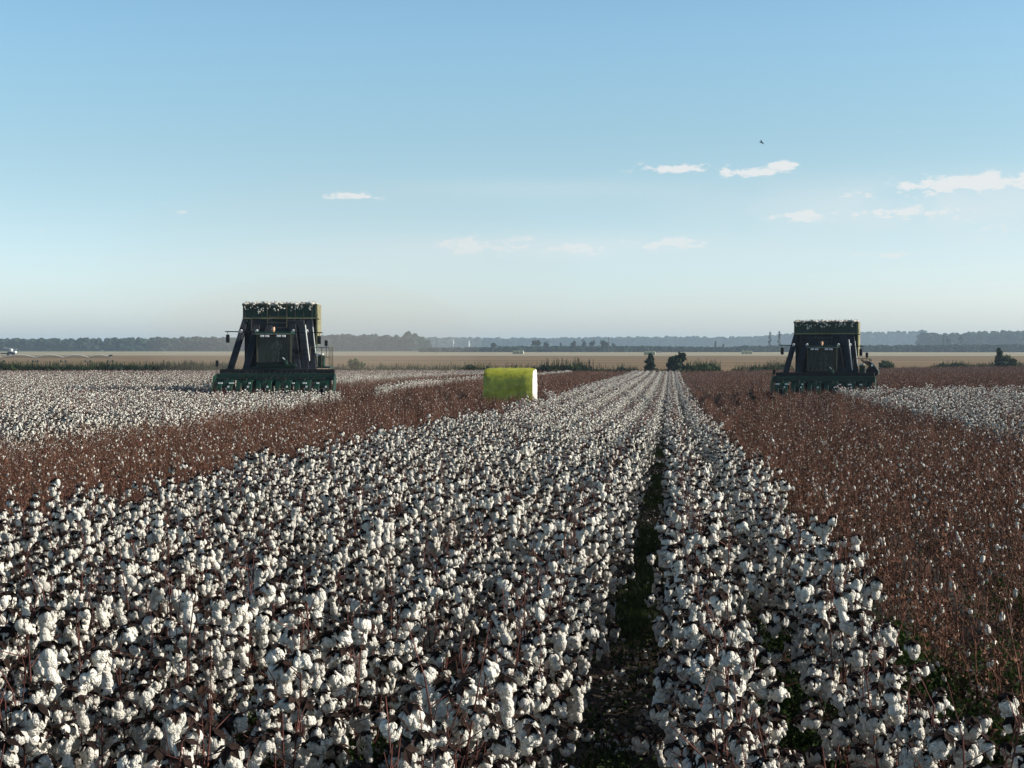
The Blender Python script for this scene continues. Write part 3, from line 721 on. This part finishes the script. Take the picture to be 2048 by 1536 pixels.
    for _ in range(150):
        x = rr.uniform(-1.9, 1.77); y = rr.uniform(2.5, 2.9); a = rr.uniform(0, 3.14); l = rr.uniform(.06, .28)
        b.tube([(x, y, 5.26), (x+cos(a)*l*.6, y, 5.28+sin(a)*l*.7)], .007, 3)
    o = b.build('caught_stalks', m_pstem, root); o['kind'] = 'stuff'
    # round module chamber behind
    b = MB(); n = 28; vs = []
    for xx in (-1.3, .75):
        for k in range(n): a = 2*pi*k/n; vs.append((xx, 6.6+1.1*cos(a), 2.7+1.1*sin(a)))
    b.add(vs, [(k, (k+1) % n, n+(k+1) % n, n+k) for k in range(n)]+[tuple(range(n)), tuple(range(2*n-1, n-1, -1))]); b.build('module_chamber', m_green, root, bevel=.04)
    # access platform, rails and ladder on the right of the picture
    b = MB(); b.box((1.30, 1.5, 2.0), (2.62, 3.1, 2.08)); b.build('platform', m_green, root)
    rl = MB()
    for (x, y) in ((1.62, 1.52), (2.2, 1.52), (2.58, 1.52), (2.58, 2.3), (2.58, 3.05)): rl.tube([(x, y, 2.08), (x, y, 3.05)], .022, 6)
    for z in (2.56, 3.05): rl.tube([(1.62, 1.52, z), (2.58, 1.52, z), (2.58, 3.05, z)], .02, 6)
    rl.build('handrail', m_rail, root)
    b = MB(); b.tube([(1.38, 1.42, 4.2), (1.62, 1.42, 2.12)], .03, 6); b.tube([(1.70, 1.9, 4.1), (1.92, 1.9, 2.12)], .02, 6); b.build('grab_pole', m_white, root)
    for x in (1.0, 1.12):
        b = MB(); b.tube([(x, 2.2, 2.1), (x, 2.2, 3.6)], .025, 6); b.build('hydraulic_pipe', m_rail, root)
    b = MB(); b.box((1.98, 1.56, 2.085), (2.3, 2.2, 2.65)); b.build('tool_box', m_green, root, bevel=.03)
    b = MB(); b.box((1.9, 1.58, 2.655), (2.25, 1.9, 2.75)); b.build('filter_cap', m_white, root, bevel=.03)
    b = MB(); b.box((2.3, 1.2, 1.74), (2.74, 2.0, 1.90)); b.build('platform_step', m_dust_sunlit, root, bevel=.02)
    lad = MB()
    for x in (2.22, 2.6): lad.tube([(x, 1.3, .9), (x, 1.45, 2.02)], .02, 6)
    for z in (1.0, 1.25, 1.5, 1.75): lad.tube([(2.22, 1.31+(z-.9)*.13, z), (2.6, 1.31+(z-.9)*.13, z)], .018, 6)
    lad.build('boarding_ladder', m_rail, root)
    b = MB(); b.box((1.9, .9, 1.38), (2.75, 1.15, 1.55)); b.build('ladder_bracket', m_black, root)
    # hoses and clutter between deck and header
    b = MB(); rr = np.random.default_rng(3)
    for k in range(14):
        x = -1.8+k*.28; b.tube([(x, 1.25, 1.95), (x+rr.uniform(-.1, .1), .95, 1.85), (x+rr.uniform(-.15, .15), .7, 1.6), (x+rr.uniform(-.15, .15), .35, 1.46)], .018, 5)
    o = b.build('hydraulic_hoses', m_black, root); o['kind'] = 'stuff'
    b = MB(); b.tube([(-1.5, 2.2, 3.9), (-1.5, 2.2, 4.5)], .05, 8); b.tube([(1.76, 2.6, 4.6), (1.86, 2.55, 4.62), (1.86, 2.55, 4.78)], .02, 6); b.tube([(1.72, 2.58, 4.55), (1.95, 2.5, 4.5)], .03, 6); b.build('light_bracket', m_black, root)
    if side_guard:
        g = MB()      # swung-out curved dark guard at the platform end, pale steel tube painted in for its sunlit rim
        pts = [(2.25, 2.95), (2.60, 2.88), (2.90, 2.62), (3.12, 2.30), (3.10, 2.12), (2.85, 1.95), (2.6, 1.85), (2.3, 1.95), (2.42, 2.45), (2.62, 2.66)]
        g.prism(pts, 1.35, 1.75); g.build('side_guard', m_black, root, bevel=.05)
        g = MB(); g.tube([(2.60, 1.34, 2.92), (2.92, 1.34, 2.66), (3.14, 1.34, 2.32), (3.12, 1.34, 2.1)], .03, 6); g.build('guard_lit_rim', m_steel, root)
        g = MB(); g.tube([(2.10, 1.3, 3.0), (2.7, 1.3, 2.55)], .05, 6); g.build('guard_arm', m_black, root)
        g = MB(); g.tube([(2.74, 1.33, 2.66), (2.74, 1.30, 2.66)], .07, 12); g.build('guard_lamp', m_white, root)
    return root
LH = (-19.66, 73.7); RH = (9.0, 90.7)
hl = harvester((LH[0], LH[1], Tz(*LH)+.1), R(6), 'dark green cotton picker at the left, deep in unpicked cotton with lint on its rim')
hr = harvester((RH[0], RH[1], Tz(*RH)-.32), R(-11), 'smaller, farther cotton picker at the right with a dark guard swung out beside it', True, .27)
for h, lab in ((hl, 'driver seated behind the windscreen of the left cotton picker'), (hr, 'driver seated behind the windscreen of the right cotton picker')):
    Mh = Matrix.Translation(h.location) @ h.rotation_euler.to_matrix().to_4x4()
    p = person_driver(None, Mh @ Vector((-.16, 1.93, 2.76)), h.rotation_euler.z); tag(p, lab, 'person')

# ------------------------------------------------------------------ round module in yellow-green wrap
m_wrap = mat('yellow_green_wrap', (.36, .37, .04), .45, .28, 3, bump=1.0, bscale=7, spec=.5)
def round_module(loc, rz, Lh, Rr, label, group=None, seed=1, fine=True):
    root = empty('round_cotton_module', loc, rz, label, 'cotton module', group); wr = m_wrap if fine else mat('faded_wrap', (.20, .21, .13), .7, .2, 1); rng = np.random.default_rng(seed)
    n = 72 if fine else 20; K = 26 if fine else 4
    def ring(x, k, rr):
        out = []
        for j in range(n):
            a = 2*pi*j/n; c, s_ = cos(a), sin(a)
            r = rr/((abs(c)**4.0+abs(s_)**4.0)**(1/4.0))*.97      # slumped: a little squarer than a circle
            z = Rr+s_*r*.98
            w_ = .012*sin(5*a+x*2)+.010*sin(17*a+3.1*x)+.006*sin(41*a+7*x) if fine else 0
            out.append((x, c*r*(1+w_), max(z*(1+w_), .0)))
        return out
    b = MB(); vs = []
    for k in range(K+1):
        x = -Lh/2+Lh*k/K; e = 1-.035*abs(2*k/K-1)**10; vs += ring(x, k, Rr*(e+(rng.normal(0, .002) if fine else 0)))
    b.add(vs, [(k*n+j, k*n+(j+1) % n, (k+1)*n+(j+1) % n, (k+1)*n+j) for k in range(K) for j in range(n)])
    o = b.build('plastic_wrap', wr, root, smooth=True)
    for sx in (-1, 1):
        b = MB(); x = sx*Lh/2; vs = [(x+sx*.04, 0, Rr)]; M_ = 8 if fine else 2
        for q in range(1, M_+1):
            for (xx, yy, zz) in ring(x, 0, Rr*.955*q/M_): vs.append((x+sx*(.05*(1-(q/M_)**3))+(rng.normal(0, .008) if fine else 0), yy, zz if q/M_ > .99 else Rr+(zz-Rr)))
        fs = [(0, 1+j, 1+(j+1) % n) for j in range(n)]
        for q in range(M_-1): fs += [(1+q*n+j, 1+(q+1)*n+j, 1+(q+1)*n+(j+1) % n, 1+q*n+(j+1) % n) for j in range(n)]
        b.add(vs, fs); b.build('cotton_face', m_lint, root, smooth=True)
    if fine:
        b = MB(); b.box((-Lh/2+.09, -Rr*1.03, .44), (-Lh/2+.26, -Rr*1.0, .56)); b.build('tag_label', m_white, root)
        b = MB(); b.box((Lh/2-.012, -Rr*.9, .62), (Lh/2+.012, -Rr*.8, .8)); b.build('wrap_flap', m_wrap, root)
    return root
mp = at(1021, 760, 76.0)
round_module((mp.x, 76.0, Tz(mp.x, 76.0)-.03), R(-1), 2.48, 1.17, 'large round cotton module in yellow-green plastic wrap standing on the picked strip')

# ------------------------------------------------------------------ hedgerow, bushes, trees
m_bush = mat('bush_leaves', (.050, .075, .030), .8, .5, 1.2, transl=.2, objrand=.15, spec=.1)
m_bush2 = mat('dark_evergreen', (.022, .042, .026), .8, .5, 1.2, transl=.12, objrand=.15, spec=.1)
m_bush3 = mat('dry_bush', (.12, .11, .060), .9, .5, 1.2, transl=.15, objrand=.15, spec=.1)
m_bark = mat('bark', (.09, .07, .055), .95, .4, 5)
m_wood = mat('wood_foliage', (.024, .044, .026), .9, .5, .12, objrand=.2, spec=.05)
BU = 'bushes standing at the far edge of the cotton field'
def leaf_cloud(mb, c, rad, n, ls, rng, fill=.5, noise=.35):
    """leaf clumps spread through an uneven ellipsoid, thinned so gaps show"""
    k = 0
    lob = [(rng.normal(0, 1, 3), rng.uniform(.2, .6)) for _ in range(5)]
    lob = [(v/np.linalg.norm(v), a) for v, a in lob]
    while k < n:
        d = rng.normal(0, 1, 3); d /= np.linalg.norm(d); r = rng.random()**fill
        m = .75+noise*sum(a*max(0, float(d @ v))**3 for v, a in lob)*1.6
        p = Vector(c)+Vector((d[0]*rad[0]*r*m, d[1]*rad[1]*r*m, d[2]*rad[2]*r*m)); k += 1
        q = Euler(tuple(rng.uniform(-3, 3, 3))).to_matrix(); s_ = ls*rng.uniform(.5, 1.4)
        mb.add([p+q @ Vector(v)*s_ for v in ((-.5, -.35, 0), (.5, -.3, .12), (.45, .4, 0), (-.4, .35, .15))], [(0, 1, 2, 3)])
def bush(name, label, cat, px, pyb, wpx, hpx, Y, m, n=600, group=None, shape='round', seed=0, trunk=.25, leaf=None, zb=None):
    """pyb: photo row of its foot; the foot is put on the ground at depth Y"""
    x = at(px, pyb, Y).x; z = Tz(x, Y) if zb is None else zb
    if group == BU: hpx += 5
    sc = Y/F*1.005; W, H = wpx*sc, hpx*sc
    root = empty(name, (x, Y, z-.02), 0, label, cat, group); rng = np.random.default_rng(seed+int(px))
    ls = leaf or max(.16, .11*max(W, H)); b = MB()
    if shape == 'round':
        for k in range(7):
            cx = rng.uniform(-.3, .3)*W; cz = rng.uniform(.3, .75)*H; leaf_cloud(b, (cx, rng.uniform(-.25, .25)*W, cz), (W*.27, W*.27, H*.27), n//7, ls, rng)
    elif shape == 'cone':
        for k in range(9):
            t = k/8; rr = W*.5*(1-t*.8)*rng.uniform(.8, 1.15); leaf_cloud(b, (rng.normal(0, .06)*W, rng.normal(0, .1)*W, H*(.12+.8*t)), (rr, rr, H*.13), n//9, ls, rng)
    elif shape == 'tall':
        for k in range(8):
            t = k/7; rr = W*.5*rng.uniform(.45, 1.0); leaf_cloud(b, (rng.normal(0, .15)*W, 0, H*(.2+.78*t)), (rr, rr, H*.10), n//8, ls, rng)
    elif shape == 'tree':
        for k in range(8):
            leaf_cloud(b, (rng.uniform(-.28, .28)*W, rng.uniform(-.2, .2)*W, H*rng.uniform(.5, .82)), (W*.28, W*.28, H*.22), n//8, ls, rng)
    elif shape == 'lean':
        for k in range(8):
            t = k/7; leaf_cloud(b, ((-.12+.28*t+rng.normal(0, .08))*W, rng.normal(0, .1)*W, H*(.15+.7*t)), (W*(.32-.12*t), W*.3, H*.2), n//8, ls, rng)
    b.build('crown', m, root, recalc=False)
    b = MB(); b.tube([(0, 0, 0), (W*.02, 0, H*.35), (0, 0, H*.7)], max(.03, .02*H), 6, max(.015, .007*H))
    for k in range(5):
        a = rng.uniform(0, 6.28); b.tube([(0, 0, H*(.15+.1*k)), (cos(a)*W*.3, sin(a)*W*.3, H*(.35+.1*k))], max(.02, .01*H), 5, .01)
    b.build('trunk', m_bark, root); return root
# weeds along the far end of the field (one uncountable strip)
def strip_pts(px0, px1, h, wid, step, dens=1.0, dy=2.5):
    out = []; rng = np.random.default_rng(int(px0)+1000)
    px = px0
    while px < px1:
        px += step*rng.uniform(.6, 1.4)
        x = (px-1340)/F*250; Y = float(field_end(x))+dy; x = at(px, 740, Y).x; Y = float(field_end(x))+dy+rng.uniform(-.8, wid)
        if rng.random() > dens: continue
        out.append((x, Y, Tz(x, Y)-.05, rng.uniform(0, 6.28), 1.75*h*rng.uniform(.6, 1.15), 0))
    return out
def clump(seed, m, n=150, ls=.20):
    rng = np.random.default_rng(seed); b = MB(); leaf_cloud(b, (0, 0, .42), (.62, .62, .42), n, ls, rng, .6)
    for _ in range(16):
        x, y = rng.normal(0, .3, 2); b.tube([(x, y, .3), (x+rng.normal(0, .1), y, rng.uniform(.8, 1.25))], .012, 3)
    return b.mesh('weed_clump', m)
cl = [clump(i, m_bush) for i in range(4)]+[clump(10+i, m_bush2) for i in range(2)]+[clump(20+i, m_bush3) for i in range(3)]
S1 = []
def addstrip(a, b, h, step, kinds, dens=1, wid=1.5):
    for p in strip_pts(a, b, h, wid, step, dens): S1.append(p[:5]+(int(RNG.choice(kinds)),))
addstrip(-120, 440, 1.12, 1.3, [0, 1, 2, 4, 5, 4]); addstrip(-120, 60, 1.0, 5, [4, 5]); addstrip(300, 440, 1.15, 4, [4, 5]); addstrip(660, 960, 1.0, 2.6, [0, 1, 6, 7, 2])
addstrip(740, 960, 1.1, 7, [1, 2, 8]); addstrip(960, 1270, 1.0, 3.5, [1, 6, 7, 4]); addstrip(1085, 1165, 1.45, 4, [4, 5, 1]); addstrip(1200, 1300, .8, 5, [6, 7, 0])
addstrip(1300, 1420, .8, 4, [0, 1, 6]); addstrip(1380, 1432, 1.35, 2.5, [0, 1, 2]); addstrip(1432, 1475, .5, 6, [6, 7]); addstrip(1470, 1580, 1.05, 3, [0, 1, 6, 2])
addstrip(1530, 1580, 1.3, 3, [6, 1, 7]); addstrip(1740, 1880, .6, 5, [6, 7, 0]); addstrip(1870, 1940, 1.0, 3, [0, 1, 4]); addstrip(1930, 2140, .9, 3, [6, 7, 0, 1]); addstrip(440, 660, .8, 4, [0, 6])
instancer('hedgerow_weeds', cl, S1, 'low dark green weeds and brush along the far edge of the cotton field', 'weeds')
YE = lambda px: float(field_end((px-1340)/F*255))+3
bush('bush', 'rounded green bush at the field edge just right of the left cotton picker', 'bush', 714, 742, 44, 34, YE(714), m_bush, 700, BU)
bush('bush', 'low dark bush at the field edge just left of the yellow-green module', 'bush', 946, 741, 36, 22, YE(946), m_bush2, 500, BU)
bush('bush', 'wide low dark brush patch right of the yellow-green module', 'bush', 1138, 740, 52, 17, YE(1138), m_bush2, 500, BU)
bush('small_tree', 'narrow pointed dark tree at the field edge, left of the pair', 'tree', 1300, 741, 40, 40, YE(1300)-1, m_bush2, 560, BU, 'cone')
bush('small_tree', 'broad leaning dark tree at the field edge, right of the pair', 'tree', 1350, 741, 56, 42, YE(1352)-1, m_bush2, 760, BU, 'lean')
bush('bush', 'grey-green bush at the field edge just right of the right cotton picker', 'bush', 1772, 733, 34, 24, YE(1772), m_bush, 500, BU)
bush('small_tree', 'pyramid-shaped dark green small tree at the far right of the field edge', 'tree', 1998, 727, 32, 38, YE(1998)-1, m_bush2, 800, BU, 'cone')
bush('bush', 'loose lighter green bush against the pyramid-shaped tree at right', 'bush', 2016, 727, 30, 28, YE(2016), m_bush, 500, BU)
bush('weed_spike', 'thin upright weed above the left hedgerow beside the left cotton picker', 'weed', 317, 742, 7, 20, YE(317), m_bush2, 90, BU, 'tall')
# dark tufts left standing in the picked rows
TU = 'dark weed tufts in the picked rows'
for (px, py, wd, ht, lb, m) in ((1415, 786, 14, 16, 'faint brown weed tuft in picked rows, leftmost of five', m_dleaf), (1449, 789, 17, 20, 'small dark brown weed tuft in picked rows, second of five', m_dleaf),
        (1480, 788, 18, 20, 'dark brown weed tuft in picked rows, middle of five', m_dleaf), (1509, 794, 20, 26, 'dark green weed tuft in picked rows, fourth of five', m_bush2), (1541, 791, 17, 24, 'dark brown weed tuft touching the left end of the right header', m_dleaf)):
    bush('weed_tuft', lb, 'weed', px, py, wd, ht+14, 86, m, 260, TU, 'round', leaf=.16)
# far single trees beyond the dry field
YT = 1500
FT = 'single trees before the far woods'
for (px, w_, h_, sh, lb) in ((987, 15, 21, 'tree', 'small round far tree right of the white plumes'), (1073, 19, 25, 'tree', 'biggest round far tree left of the tall pole'), (1093, 13, 22, 'tree', 'small round far tree right of the biggest one'),
        (1122, 4, 18, 'tall', 'thin dark far tree like a post'), (1147, 14, 24, 'tree', 'dark round far tree midway to the tall pole'), (1168, 11, 25, 'tree', 'pale hazy far tree left of the domed clump'), (1185, 13, 26, 'tree', 'hazy far tree touching the domed clump'),
        (1210, 20, 26, 'tree', 'broad domed far tree clump at the foot of the tall pole'), (1227, 10, 22, 'tree', 'small far tree right of the tall pole'), (1431, 9, 22, 'cone', 'pointed dark far tree above the dry field'), (1446, 5, 16, 'tall', 'thin dark far tree right of the pointed one'),
        (1540, 9, 38, 'tall', 'tall ragged column tree, left of the two near the right picker'), (1558, 9, 40, 'tall', 'tall ragged column tree, right of the two near the right picker'),
        (1887, 4, 34, 'tall', 'slim spire-like far tree on the right skyline'), (1897, 12, 30, 'tree', 'round tree crown rising above the right woods'), (1922, 11, 35, 'tree', 'tallest leaning crown above the right woods')):
    bush('far_tree', lb, 'tree', px, 703, w_, h_, YT if px < 1600 else 1880, m_wood, 160, FT, sh, leaf=max(1.0, w_*.09))
# far woods: masses of lumpy crowns
def woods(name, label, segs, Y, seed, m=m_wood, step=5.0):
    """segs: (px0, px1, top row of the photo at px0, at px1)"""
    rng = np.random.default_rng(seed); b = MB(); sc = Y/F
    for (p0, p1, t0, t1) in segs:
        x = p0
        while x < p1:
            u = (x-p0)/(p1-p0); top = t0+(t1-t0)*u
            P = at(x, 693, Y); zt = (693-top)*sc; zg = -5.7; H = (zt-zg)*rng.uniform(.86, 1.06); r = step*sc*rng.uniform(.7, 1.3)
            yy = Y+rng.uniform(-30, 60)
            b.tube([(P.x, yy, zg), (P.x, yy, zg+H*.5)], .3, 4)
            for q in range(5):
                rr = r*rng.uniform(.8, 1.15); blob(b, (P.x+rng.uniform(-.8, .8)*r, yy+rng.uniform(-r, r), zg+H*(.12+.2*q)+rng.uniform(-.05, .05)*H), (rr, rr, H*.17), ICO1, rng, .16)
            blob(b, (P.x+rng.uniform(-.3, .3)*r, yy, zg+H-r*.5), (r*.7, r*.7, r*.55), ICO1, rng, .2)
            x += step*rng.uniform(.22, .5)
    o = b.build(name, m, None, smooth=False, recalc=False); tag(o, label, 'woods', kind='stuff'); return o
woods('near_left_woods', 'dense dark treeline running along the left horizon', [(-160, 60, 678, 679), (60, 450, 680, 676), (450, 640, 676, 672)], 1900, 3, step=6)
woods('middle_woods', 'hazy grey-green block of woods behind the left cotton picker', [(560, 700, 674, 672), (700, 770, 672, 674), (770, 812, 675, 672), (812, 826, 669, 670), (826, 845, 674, 681)], 1950, 4, step=6)
woods('right_woods', 'blue-grey treeline at the far right horizon', [(1846, 1900, 670, 671), (1900, 1960, 670, 669), (1960, 2220, 668, 665)], 2500, 5, step=6)
woods('distant_woods', 'pale blue hazy woods along the middle horizon', [(-300, 840, 684, 684), (840, 1000, 677, 678), (1000, 1400, 679, 675), (1400, 1560, 678, 674), (1560, 1850, 671, 666), (1850, 2400, 672, 668)], 4200, 6, step=6)
woods('low_brush', 'low dark brush line before the far woods', [(840, 1000, 697, 695), (1000, 1250, 694, 693), (1250, 1480, 693, 696), (1480, 1700, 693, 693), (1700, 2200, 692, 690)], 1560, 7, step=4)
def pole(px, top, base, Y, lab):
    P = at(px, base, Y); zg = Tz(P.x, Y); H = (base-top)*Y/F; root = empty('utility_pole', (P.x, Y, zg), 0, lab, 'utility pole', 'poles before the far woods')
    b = MB(); b.tube([(0, 0, 0), (0, 0, H)], .32, 8, .2); b.build('post', m_bark, root)
    b = MB(); b.beam((-1.4, 0, H*.93), (1.4, 0, H*.93), .2, .2, (0, 0, 1)); b.build('crossarm', m_bark, root)
pole(873, 672, 700, 1380, 'thin utility pole left of the white plumes')
pole(1217, 668, 700, 1380, 'tall thin utility pole before the domed tree clump')
# white plumes at the foot of the woods
m_plume = mat('white_plume', (.82, .84, .84), 1, .05, .3, spec=0)
for (px, a, b_, wd, lab, sd) in ((906, 679, 692, 2.0, 'bent white plume, left of the two before the far woods', 1), (938, 681, 694, 2.3, 'straight white plume widening at its foot, right of the two', 2)):
    rng = np.random.default_rng(sd); Y = 1700; P = at(px, 693, Y); k = Y/F; b = MB()
    for i in range(16):
        t = i/15; r = (.55 if sd == 1 else .35+.65*t)*wd*k*(.8 if sd == 1 else .9)*(.5+.5*sin(pi*min(1, t+.15)))
        z = (693-(a+(b_-a)*t))*k; blob(b, ((1.2*sin(t*3)*k if sd == 1 else .2*k*rng.normal()), 0, z), (r, r, 1.1*k), ICO1, rng, .15)
    o = b.build('white_plume', m_plume, None, smooth=True, loc=(P.x, Y, 0)); tag(o, lab, 'plume', 'white plumes before the far woods')
# round modules out on the stubble
FM = 'far cotton modules on the pale stubble'
m_fmod = mat('faded_wrap', (.22, .24, .14), .6, .2, 1)
def far_modules(px, py, n, Y, lab):
    for k in range(n):
        P = at(px+k*7.4, py, Y); r = round_module((P.x, Y, Tz(P.x, Y)), R(-2), 2.5, 1.3, lab[k], FM, k, False)
far_modules(1029, 707, 3, 1130, ['far module, left end of the row of three', 'far module, middle of the row of three', 'far module, right end of the row of three'])
far_modules(1292, 706, 3, 1000, ['far module above the narrow tree, left of three', 'far module above the narrow tree, middle of three', 'far module above the narrow tree, bright right end'])
far_modules(1486, 702, 3, 1150, ['far module left of the right picker, first of three', 'far module left of the right picker, second of three', 'far module left of the right picker, last of three'])
# open shed
P = at(1317, 697, 1450); root = empty('open_shed', (P.x, 1450, Tz(P.x, 1450)), 0, 'long dark open-sided shed roof before the far woods', 'shed'); b = MB()
b.prism([(-6.5, 3.9), (6.5, 3.9), (6.2, 4.6), (-6.2, 4.6)], -4, 4); b.build('roof', m_black, root)
for x in (-6, -2, 2, 6): b = MB(); b.box((x-.2, -3.8, 0), (x+.2, -3.4, 3.9)); b.build('post', m_bark, root)
b = MB(); b.box((-2.5, -3, 0), (2.5, -1, 1.8)); b.build('stored_load', m_dust_sunlit, root, bevel=.1)
# centre pivot irrigation line at the left
m_pipe = mat('galvanised_pipe', (.62, .62, .58), .5, .15, 3, metal=.2)
root = empty('pivot_irrigation', (0, 0, 0), 0, 'low arched white irrigation line on wheeled towers at the far left', 'irrigation line')
YP = 520; tw = [-45, 4, 72, 128, 177, 222]; g = lambda px: at(px, 720, YP).x; zg = Tz(-200, YP)
for i in range(5):
    a, c = g(tw[i]), g(tw[i+1]); K = 16; b = MB()
    arc = [(a+(c-a)*t, YP, zg+1.75+.95*(1-(2*t-1)**2)) for t in np.linspace(0, 1, K)]
    b.tube(arc, .12, 8); sp_ = b.build('pipe_span', m_white, root)
    b = MB(); low = [(a+(c-a)*t, YP, zg+1.72+.15*(1-(2*t-1)**2)) for t in np.linspace(0, 1, K)]
    b.tube(low, .045, 5)
    for q in range(1, K-1): b.tube([low[q], arc[q]], .035, 4); b.tube([low[q], arc[min(q+1, K-1)]], .03, 4)
    b.build('truss', m_rail, sp_)
    b = MB()
    for q in range(1, K-1): x, y, z = low[q]; b.tube([(x, y, z), (x, y, z-.9)], .02, 3)
    o = b.build('drop_hoses', m_rail, sp_); o['kind'] = 'stuff'
for px in tw[1:]:
    x = g(px); b = MB(); b.tube([(x-.1, YP, zg+1.8), (x-.9, YP-.6, zg+.4)], .07, 5); b.tube([(x+.1, YP, zg+1.8), (x+.9, YP-.6, zg+.4)], .07, 5); b.tube([(x-.9, YP-.6, zg+.4), (x+.9, YP-.6, zg+.4)], .06, 5)
    t_ = b.build('wheel_tower', m_rail, root)
    for sx in (-.9, .9): b = MB(); b.tube([(x+sx, YP-.75, zg+.42), (x+sx, YP-.45, zg+.42)], .38, 14); b.build('wheel', m_rail, t_)
x = g(222); b = MB(); b.box((x-.55, YP-.4, zg+2.2), (x+.55, YP+.2, zg+2.75)); b.build('control_box', m_black, root)
# tractor and boom at the far left edge
root = empty('field_sprayer', (at(22, 706, 900).x, 900, Tz(-350, 900)), 0, 'small pale machine with a thin boom at the left edge before the woods', 'sprayer'); k = 900/F
b = MB(); b.box((-2.0, -1, .9), (1.5, 1, 2.6)); b.box((-6.5, -1, 1.0), (-2, 1, 1.8)); b.build('body', m_duct, root, bevel=.2)
b = MB(); b.box((-.6, -1, 2.6), (.9, 1, 4.3)); b.build('cab', m_white, root, bevel=.2)
b = MB(); b.tube([(-4.5, 0, 5.0), (-.5, 0, 4.5), (3.6, 0, 3.6)], .12, 5); b.tube([(3.6, 0, 3.6), (4.0, 0, 4.6)], .08, 5); b.build('boom', m_white, root)
for x in (-1.4, 1.9): b = MB(); b.tube([(x, -1.3, 1.0), (x, -.8, 1.0)], 1.0, 16); b.build('wheel', m_tyre, root)
b = MB(); b.box((1.6, -1, 1.5), (3.4, 1, 2.9)); b.build('tank', m_white, root, bevel=.3)
# birds
m_bird = mat('bird_feathers', (.03, .03, .03), .9, .2, 5); m_bird_hazed = mat('hazed_feathers', (.22, .28, .33), .9, .2, 5)  # second, paler bird colour has distance haze mixed into it
def bird(px, py, Y, span, lab, bank, m):
    P = at(px, py, Y); root = empty('bird', P, 0, lab, 'bird', 'birds in the sky'); b = MB(); s_ = span
    rng = np.random.default_rng(1); v, f = ICO1; b.add(np.array(v)*(s_*.11, s_*.26, s_*.10), f); b.add(np.array(v)*(s_*.06, s_*.08, s_*.06)+(0, -s_*.28, s_*.03), f)
    b.add([(-.04*s_, .22*s_, 0), (.04*s_, .22*s_, 0), (.09*s_, .42*s_, 0), (-.09*s_, .42*s_, 0)], [(0, 1, 2, 3)]); b.build('body', m, root, smooth=True)
    for sx in (-1, 1):
        b = MB(); b.add([(sx*.05*s_, -.12*s_, .02*s_), (sx*.05*s_, .14*s_, .02*s_), (sx*.3*s_, -.15*s_, .14*s_), (sx*.28*s_, .13*s_, .12*s_), (sx*.55*s_, .02*s_, .05*s_)], [(0, 1, 3, 2), (2, 3, 4)]); b.build('wing', m, root)
    root.rotation_euler = (R(20), R(bank), R(60)); return root
bird(1523, 285, 90, .42, 'grey-blue bird, largest, high in the sky right of centre', 30, m_bird_hazed)
bird(465, 515, 150, .22, 'tiny dark bird above the left cotton picker', 10, m_bird)
bird(398, 531, 170, .18, 'faintest tiny bird, lower left of the other', -10, m_bird_hazed)

# ------------------------------------------------------------------ air
def volbox(name, a, b, dens, col, aniso, label, cat):
    mb = MB(); mb.box(a, b); m = bpy.data.materials.new(name); m.use_nodes = True; nt = m.node_tree; nt.nodes.clear()
    o_ = nd(nt, 'ShaderNodeOutputMaterial'); v = nd(nt, 'ShaderNodeVolumePrincipled'); v.inputs['Density'].default_value = dens; v.inputs['Color'].default_value = (*col, 1); v.inputs['Anisotropy'].default_value = aniso
    nt.links.new(v.outputs[0], o_.inputs['Volume']); o = mb.build(name, m, None); tag(o, label, cat, kind='stuff'); return o
HAZE = 0.00014
volbox('haze', (-5200, -600, -7.5), (5200, 8300, 34), HAZE, (.62, .80, 1.0), .2, 'thin pale haze lying over the whole plain', 'haze')

m_dv = bpy.data.materials.new('dust_in_air'); m_dv.use_nodes = True; nt = m_dv.node_tree; nt.nodes.clear()
o_ = nd(nt, 'ShaderNodeOutputMaterial'); v_ = nd(nt, 'ShaderNodeVolumePrincipled'); v_.inputs['Density'].default_value = .006; v_.inputs['Color'].default_value = (.72, .62, .52, 1)
nt.links.new(v_.outputs[0], o_.inputs['Volume'])
for (px, Y, r, dz, lb) in ((640, 100, (11, 16, 4.5), 3.6, 'pale brown dust hanging behind the left cotton picker'), (700, 190, (30, 40, 12), 14, 'faint dust drifting into the sky above the left cotton picker')):
    P = at(px, 740, Y)
    if dz > 10: m_dv = m_dv.copy(); m_dv.node_tree.nodes['Principled Volume'].inputs['Density'].default_value = .0012
    b = MB(); b.add([(a*r[0], c*r[1], d*r[2]) for a, c, d in ICO2[0]], ICO2[1])
    o = b.build('dust_cloud', m_dv, None, smooth=True, loc=(P.x, Y, Tz(P.x, Y)+dz)); tag(o, lb, 'dust', kind='stuff')
